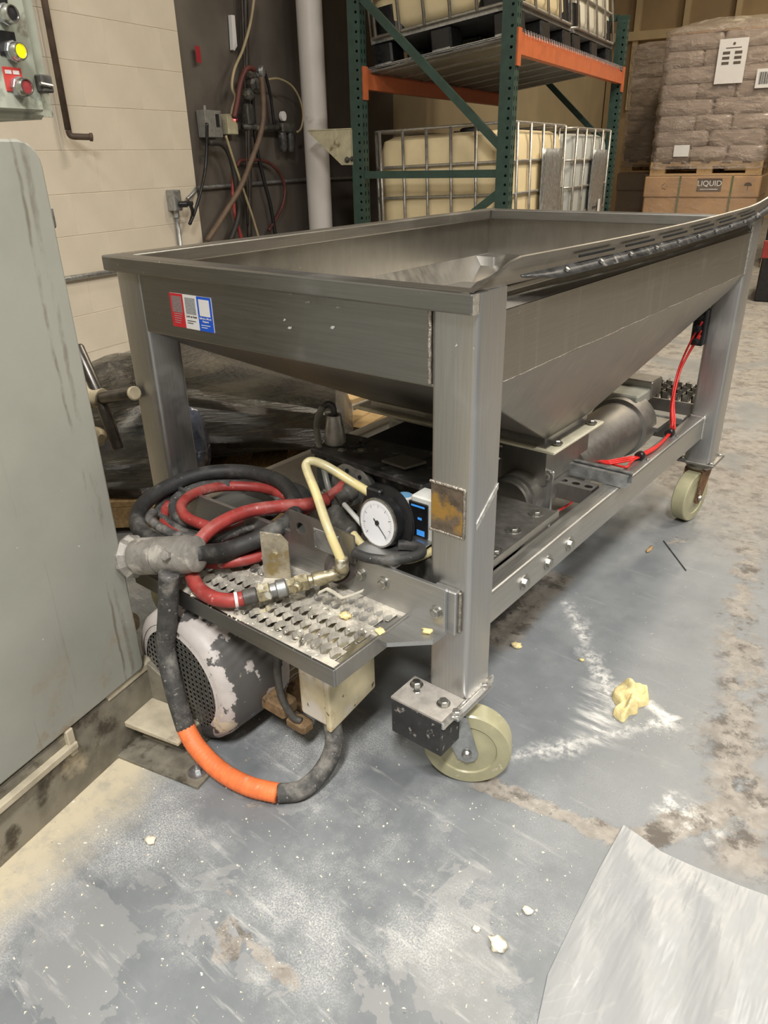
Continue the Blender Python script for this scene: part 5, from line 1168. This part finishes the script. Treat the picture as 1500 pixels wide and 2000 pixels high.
ft_ = MB(); ft_.prism([(-.612, .145), (-.606, .145), (-.485, .065), (-.485, .0), (-.612, .0)], 'y', -.098, -.086); ft_.build('foot_gusset', BASEM, mx, bevel=.002)
MB().prism([(-.612, .052), (-.485, .052), (-.485, .060), (-.612, .064)], 'y', -.175, -.098).build('foot_shelf', FLOURB, mx, bevel=.002)
MB().box(-.492, -.484, -.15, -.098, .004, .056).build('foot_web', BASEM, mx)
fp_ = MB().box(-.66, -.425, -.205, -.145, .0, .007, .001).build('floor_plate', BASEM, mx); q = Vector((-.448, -.175, .007)); MB().hexbolt(q, (0, 0, 1), .009, .01, 2).lathe(q, (0, 0, 1), [(.004, 0), (.004, .018)], 8).build('anchor_bolt', GALV, fp_)
# capstan handwheel behind the cabinet
hw = thing('capstan_handle', 'four spoke steel capstan handle beside mixer cabinet', 'handwheel', (0, 0, 0))
HC = gy(196, 778, .0); HX = Vector((.45, .85, .12)).normalized()
BARM = mat('worn dark bar', (.13, .12, .11), .35, .8, .3, 30); HUBM = mat('greasy cream hub', (.55, .47, .32), .5, .2, .2, 30, [((.14, .11, .07), 20, .54, .64)])
e_r = gy(262, 768, -.02); e_d = gy(232, 878, -.01); e_u = gy(150, 675, .0)
MB().lathe(HC-Vector((.10, .02, 0)), (1, .2, 0), [(.034, 0), (.034, .05), (.028, .055), (.026, .08), (.022, .11)], 20).build('hub', HUBM, hw, world=True, smooth=35)
for e in (e_r, e_d, e_u):
    dd = (e-HC); MB().lathe(HC, dd, [(.0135, 0), (.0135, dd.length-.004), (.011, dd.length)], 16).build('spoke', BARM, hw, world=True, smooth=35)
dd = (e_r-HC).normalized(); MB().lathe(e_r-dd*.002, dd, [(.0145, 0), (.0145, .004), (.012, .006)], 16).build('spoke_cap', HUBM, hw, world=True, smooth=35)
MB().cyl(HC-Vector((.30, .06, 0)), HC-Vector((.07, .015, 0)), .018, .018, 14).build('shaft', BARM, hw, world=True, smooth=35)
kq = gy(192, 857, -.02); MB().lathe(kq-Vector((.05, 0, 0)), (1, .1, 0), [(.02, 0), (.024, .03), (.022, .045), (.01, .055)], 10).cyl(kq-Vector((.25, .04, 0)), kq-Vector((.04, 0, 0)), .01).build('clamp_knob', HUBM, hw, world=True, smooth=35)
kq = gz(265, 1225, .2); MB().lathe(kq-Vector((.04, 0, 0)), (1, 0, 0), [(.02, 0), (.022, .02), (.015, .032)], 16).cyl(kq-Vector((.2, .03, 0)), kq-Vector((.03, 0, 0)), .01).build('lower_knob', HUBM, hw, world=True, smooth=35)
# control box above the cabinet
cb = thing('control_box', 'chipped green grey push button control box above the cabinet', 'control box', (0, 0, 0), math.radians(13))
CBM = mat('chipped control box paint', (.30, .32, .26), .5, 0, .15, 10, [((.50, .52, .43), 8, .50, .56), ((.16, .15, .11), 9, .60, .66)], .15, 20)
CX = -.735; yb = .05; zb0 = 1.078
MB().box(CX-.14, CX-.012, yb-.38, yb-.006, zb0-.004, 1.6, .006).build('back_box', CBM, cb)
MB().box(CX-.010, CX, yb-.38, yb-.018, zb0+.006, 1.6, .003).build('front_plate', CBM, cb)
MB().box(CX-.02, CX-.012, yb-.012, yb+.008, zb0, 1.6).build('side_flange', CBM, cb)
MB().box(CX-.012, CX+.014, yb-.026, yb-.004, 1.110, 1.134, .002).build('latch_clip', GRIME, cb); MB().tube([(CX+.014, yb-.03, 1.121), (CX+.014, yb-.008, 1.119)], .003, 8).build('latch_screw', BOLT, cb)
def mfr(a, b, x):      # pixel on plane x=const of the mixer frame
    n_ = Vector((math.cos(math.radians(13)), math.sin(math.radians(13)), 0)); q = ray(a, b); P = CAM+q*((x-CAM.dot(n_))/q.dot(n_)); return Vector((P.dot(n_), P.dot(Vector((-n_.y, n_.x, 0))), P.z))
for (a, b, col, pc_) in ((21, 27, 'k', None), (37, 100, 'y', BLACKP), (49, 170, 'r', None)):
    c = mfr(a, b, CX+.016); ring = MB()
    px = CX
    PLM = {'k': BLACKP, 'y': BLACKP, 'r': mat('red legend plate', (.62, .06, .05), .5)}[col]
    lp = MB().box(px, px+.0015, c.y-.021, c.y+.012, c.z-.006, c.z+.026, .0005).build('legend_plate', PLM, cb)
    if col == 'r':
        for k in range(2): MB().box(px+.0015, px+.002, c.y-.018+k*.014, c.y-.007+k*.014, c.z+.017, c.z+.022).build('legend_mark', PAPER, lp)
    oy = -.0
    bt = MB().lathe((px, c.y+oy, c.z), (1, 0, 0), [(.0135, 0), (.0145, .002), (.0145, .008), (.0135, .009)], 8).build('push_button', GALV, cb)
    MB().lathe((px, c.y+oy, c.z), (1, 0, 0), [(.0125, .009), (.0125, .018), (.011, .021), (.0095, .021), (.0085, .018)], 28).build('chrome_ring', mat('chrome ring', (.55, .54, .50), .22, .95) if col == 'k' else bpy.data.materials['chrome ring'], bt, smooth=35)
    cm = {'k': BLACKP, 'y': mat('yellow lit cap', (.95, .85, .0), .4, emit=.55, var=.02), 'r': mat('dark red cap', (.30, .035, .04), .5)}[col]
    MB().lathe((px, c.y+oy, c.z), (1, 0, 0), [(.0092, .014), (.0092, .0185), (.008, .0195), (.0, .020)], 28).build('button_cap', cm, bt, smooth=35)

# ------------------------------------------------------------------ film wrapped bundle on a wooden pallet behind the far left leg
bd = thing('wrapped_bundle', 'dark bulky bundle in shiny stretch film behind the hopper', 'bundle', (-1.55, .62, 0), math.radians(42))
DARKB = None
def bundle_mat():
    s = Sh('dark film wrapped'); v = s.xf(sc=(1.2, 1.2, 9), rot=(0, .25, 0)); n = s.noise(3.2, 6, .62, v, .4); f = s.noise(22, 6, .7, s.xf(sc=(.6, .6, 6), rot=(.1, .45, 0)))
    c = s.mix(s.ramp(n, .38, .68), (.022, .020, .015), (.085, .073, .048)); c = s.mix(s.ramp(f, .64, .78), c, (.16, .145, .11))
    s.set('Base Color', c); s.set('Roughness', .14); s.set('Specular IOR Level', 1.); s.set('Coat Weight', .6); s.set('Coat Roughness', .05); s.bump(s.add(s.mul(n, .5), s.mul(f, .9)), 1., .05); return s.m
DARKB = bundle_mat()
def lump(c, rad, sq=.75, nu=40, nv=22, seed=0, amp=.03):
    m = MB(); vs = []; fs = []
    sg = lambda v, e: math.copysign(abs(v)**e, v)
    for j in range(nv+1):
        ph = -PI/2+PI*j/nv
        for i in range(nu):
            th = 2*PI*i/nu; x = sg(math.cos(ph), sq)*sg(math.cos(th), sq); y = sg(math.cos(ph), sq)*sg(math.sin(th), sq); z = sg(math.sin(ph), sq)
            e = 1+wig((x*2+seed, y*2, z*2), 1, amp*3)+wig((x*6+seed, y*6, z*9), 1, amp)
            vs.append((c[0]+rad[0]*x*e, c[1]+rad[1]*y*e, c[2]+rad[2]*z*e))
    for j in range(nv):
        for i in range(nu): fs.append((j*nu+i, j*nu+(i+1) % nu, (j+1)*nu+(i+1) % nu, (j+1)*nu+i))
    return m.add(vs, fs)
inv = bd.matrix_basis.inverted()
P0 = inv @ gz(430, 800, .25)
lump((-.186, -.102, .27), (.20, .27, .175), .8, seed=1).build('left_roll', DARKB, bd, smooth=True)
# main body: tapers to the right end where the film is gathered
m = MB(); vs = []; fs = []; NU = 44; NL = 26
for i in range(NL+1):
    t_ = i/NL; x = -.12+t_*.70; hz = .40*(1-t_)**.55*1+.05 if False else .42-.22*t_; hw_ = .33-.10*t_
    if t_ > .94: k = 1-(t_-.94)/.06*.5; hz *= k; hw_ *= k
    if t_ < .06: k = .6+t_/.06*.4; hz *= k; hw_ *= k
    for k in range(NU):
        a = 2*PI*k/NU; cy = math.copysign(abs(math.cos(a))**.7, math.cos(a)); cz = math.copysign(abs(math.sin(a))**.7, math.sin(a))
        e = 1+wig((x*4, cy*2, cz*2), 1, .07)+wig((x*3+7, cy*9, cz*9), 1, .025)
        vs.append((x, hw_*cy*e+.02, .115+hz/2+hz/2*cz*e))
for i in range(NL):
    for k in range(NU): fs.append((i*NU+k, i*NU+(k+1) % NU, (i+1)*NU+(k+1) % NU, (i+1)*NU+k))
fs += [tuple(range(NU)), tuple(NL*NU+k for k in range(NU))[::-1]]
m.add(vs, fs).build('wrapped_body', DARKB, bd, smooth=True)
lump((-.10, -.30, .17), (.20, .14, .10), .8, seed=5).build('sagging_film', DARKB, bd, smooth=True)
lump((.08, -.33, .24), (.06, .035, .12), .8, seed=9).build('blue_film_bulge', mat('bluish film', (.06, .065, .085), .15, 0, .4, 20, [((.45, .47, .52), 14, .62, .70)], .8, 20, coat=.8), bd, smooth=True)
wp = thing('wooden_pallet', 'wooden pallet boards beneath the dark wrapped bundle', 'pallet', (-1.55, .70, 0), math.radians(42))
for i in range(6): MB().box(-.62+i*.20, -.50+i*.20, -.50, .42, .088, .108, .002).build('deck_board', WOOD, wp)
for y in (-.5, -.06, .34): MB().box(-.62, .50, y, y+.09, .020, .088, .002).build('stringer', WOOD, wp)
for i in range(3): MB().box(-.62+i*.50, -.50+i*.50, -.5, .43, 0, .02, .002).build('bottom_board', WOOD, wp)
for k, (a, b, a2, b2) in enumerate(((664, 835, 752, 782), (690, 838, 772, 792), (545, 925, 615, 880), (660, 850, 690, 815), (676, 782, 800, 742), (700, 800, 820, 768))):
    p = gz(a, b, .122); q = gz(a2, b2, .122); u = (q-p).normalized(); s_ = Vector((-u.y, u.x, 0))*.035; z_ = Vector((0, 0, .010))
    o = MB().slab([p-s_, q-s_, q+s_, p+s_], .018).build('loose_board', mat('fresh plank', (.50, .34, .16), .65, 0, .2, 9, (), .2, 30) if k == 0 else bpy.data.materials['fresh plank'])
    tag(o, ['pale plank end nearest the bundle tip', 'pale plank beside black pump drive', 'short plank between coil and bundle', 'stubby plank under the bundle tip', 'farthest pale plank seen below the hopper slope', 'long pale plank behind the breather cup'][k], 'board', 'loose planks on the pallet')
# ------------------------------------------------------------------ floor bits
dp = gz(1228, 1372, 0)
out = [(1196, 1360), (1200, 1345), (1222, 1333), (1248, 1334), (1264, 1345), (1268, 1365), (1262, 1376), (1248, 1380), (1245, 1392), (1230, 1395), (1218, 1408), (1203, 1400), (1197, 1390), (1207, 1382)]
P = [gz(a, b, .004) for a, b in out]; c = sum(P, Vector())/len(P); m = MB(); vs = []; fs = []; NR = 9; pts = []
for i in range(len(P)):
    for k in range(4): p0, p1, p2, p3 = (P[(i+j) % len(P)] for j in (-1, 0, 1, 2)); t_ = k/4; pts.append(.5*((2*p1)+(p2-p0)*t_+(2*p0-5*p1+4*p2-p3)*t_*t_+(3*p1-p0-3*p2+p3)*t_**3))
n = len(pts)
for j in range(NR+1):
    k = 1-j/NR
    for p in pts:
        q = c.lerp(p, k**.8); h = .022*(1-k**4)**.5 if k < 1 else 0; q = Vector((q.x, q.y, h*(1+wig((q.x*60, q.y*60, 1), 1, .6))+(.006*math.sin(q.x*120+q.y*70) if 0 < k < .9 else 0))); q.z = max(q.z, .0005); vs.append(q)
for j in range(NR):
    for k in range(n): fs.append((j*n+k, j*n+(k+1) % n, (j+1)*n+(k+1) % n, (j+1)*n+k))
o = m.add(vs, fs).build('dough_lump', DOUGH, smooth=True); tag(o, 'crumpled yellow dough lump on floor right of near caster', 'dough')
def crumb(px, py, r, label, mm=DOUGH, z=0.):
    c = gz(px, py, z); o = lump((c.x, c.y, z+r*.28), (r, r*.8, r*.4), 1., 12, 6, px*.1, .25).build('dough_scrap', mm, smooth=True); tag(o, label, 'dough scrap', 'dough scraps'); return o
crumb(1008, 1263, .012, 'pale dough scrap on floor behind near caster'); crumb(1136, 1290, .006, 'tiny dough scrap on floor between caster and rail shadow')
crumb(972, 1848, .014, 'floury scrap on the floor left of plastic sheet', FLOUR); crumb(930, 1815, .006, 'tiny pale scrap up left of floury scrap', FLOUR); crumb(1030, 1780, .008, 'beige scrap on the floor near sheet edge', FLOUR); crumb(293, 1643, .010, 'beige scrap on the dusty floor near mixer base', FLOUR)
crumb(675, 1205, .011, 'yellow dough scrap on grating middle strip', DOUGH, GZ); crumb(742, 1235, .009, 'yellow dough scrap at the grating corner', DOUGH, GZ); crumb(835, 1235, .009, 'dough scrap on the angle flange by near leg', DOUGH, .330); crumb(547, 943, .010, 'yellow scrap lying behind the cable coil', DOUGH, .36)
rr = random.Random(5); m = MB()
def bit(c, r):
    q = [Vector((rr.uniform(-1, 1), rr.uniform(-1, 1), 0)).normalized()*r*rr.uniform(.6, 1.2) for _ in range(3)]
    m.add([c+q[0], c+q[1], c+q[2], c+Vector((0, 0, r*rr.uniform(.4, .9)))], [(0, 1, 3), (1, 2, 3), (2, 0, 3), (2, 1, 0)])
for k in range(900):
    a = rr.uniform(0, 1150)**1.0; b = 1560+440*rr.random()**1.2
    if a > 1050-(b-1617)*.45+120 and b > 1617: continue
    bit(gz(a, b, .0005), rr.choice((.0008, .001, .0012, .0018, .003)))
for k in range(160):
    c = gz(rr.gauss(1240, 70), rr.gauss(1400, 35), .0005); bit(c, rr.choice((.0008, .0012, .002)))
for k in range(120): bit(gz(rr.uniform(960, 1450), rr.uniform(1150, 1600), .0005), rr.choice((.0008, .001, .0015)))
o = m.build('floor_crumbs', FLOUR); tag(o, 'scattered fine flour crumbs across the painted floor', 'crumbs'); o['kind'] = 'stuff'
m = MB()
for k in range(260): bit(Vector((rr.uniform(-.45, GX1-.01), rr.choice((rr.uniform(GY0+.004, GY0+.03), rr.uniform(-.105, -.08), rr.uniform(GY0, GY1))), GZ)), rr.choice((.001, .0015, .0025, .004)))
o = m.build('grating_crumbs', FLOUR); tag(o, 'fine flour crumbs caught on the grating step', 'crumbs'); o['kind'] = 'stuff'
o = MB().tube([gz(1296, 1056, .002), gz(1318, 1085, .002), gz(1340, 1114, .002)], .0014, 6).build('wire_scrap', DARKM, smooth=True); tag(o, 'thin dark wire scrap on the floor right of rail', 'wire')
q = gz(1269, 1073, .002); o = lump((q.x, q.y, .003), (.006, .022, .003), 1., 12, 6, 4, .2).build('wood_chip', WOOD, smooth=True); tag(o, 'small tan wood chip on floor beside the wire scrap', 'wood chip')
# plastic sheet in the lower right corner
cr = gz(1217, 1617, 0); top = [gz(1217, 1617, 0), gz(1290, 1665, 0), gz(1360, 1697, 0), gz(1440, 1730, 0), gz(1500, 1752, 0)]; top.append(top[-1]+(top[-1]-top[-2])*9)
lef = [gz(1217, 1617, 0), gz(1170, 1700, 0), gz(1120, 1800, 0), gz(1070, 1905, 0), gz(1052, 1990, 0)]; lef.append(lef[-1]+(lef[-1]-lef[-2])*3.5)
def poly(P, t_): k = min(len(P)-2, int(t_*(len(P)-1))); f = t_*(len(P)-1)-k; return P[k].lerp(P[k+1], f)
def sheet(u, v):
    p = poly(top, u)+poly(lef, v)-cr; e = min(1, min(u, v)*9+.1)
    h = .0025+.0022*e*(math.sin(p.x*46+p.y*20+2*wig((p.x*5, p.y*5, 0), 1, 1))+1)+.004*e*abs(wig((p.x*11, p.y*11, 2), 1, 1))+.010*max(0, 1-(u*5)**2-(v*4)**2 if u < .2 and v < .25 else 0)*.4
    return (p.x, p.y, h)
def sheet_mat():
    s = Sh('cloudy plastic sheet'); n = s.noise(3, 5, .6); w_ = s.noise(5, 4, .6, s.xf(rot=(0, 0, .5), sc=(3, .5, 1)))
    c = s.mix(s.ramp(w_, .35, .65), (.315, .325, .33), (.345, .35, .352)); cre = s.ramp(s.noise(4.5, 3, .5, s.xf(loc=(4, 2, 1)), 1.2), .492, .50); cre2 = s.ramp(s.noise(4.5, 3, .5, s.xf(loc=(4, 2, 1)), 1.2), .508, .50)
    c = s.mix(s.mul(s.mul(cre, cre2), .12), c, (.60, .58, .54)); s.set('Base Color', c); s.set('Roughness', .34); s.set('Alpha', .93); s.bump(s.add(w_, s.mul(n, .6)), .35, .02); return s.m
o = MB().grid(60, 60, sheet).build('plastic_sheet', sheet_mat(), smooth=True); tag(o, 'cloudy grey plastic sheet lying on floor at the lower right', 'plastic sheet')
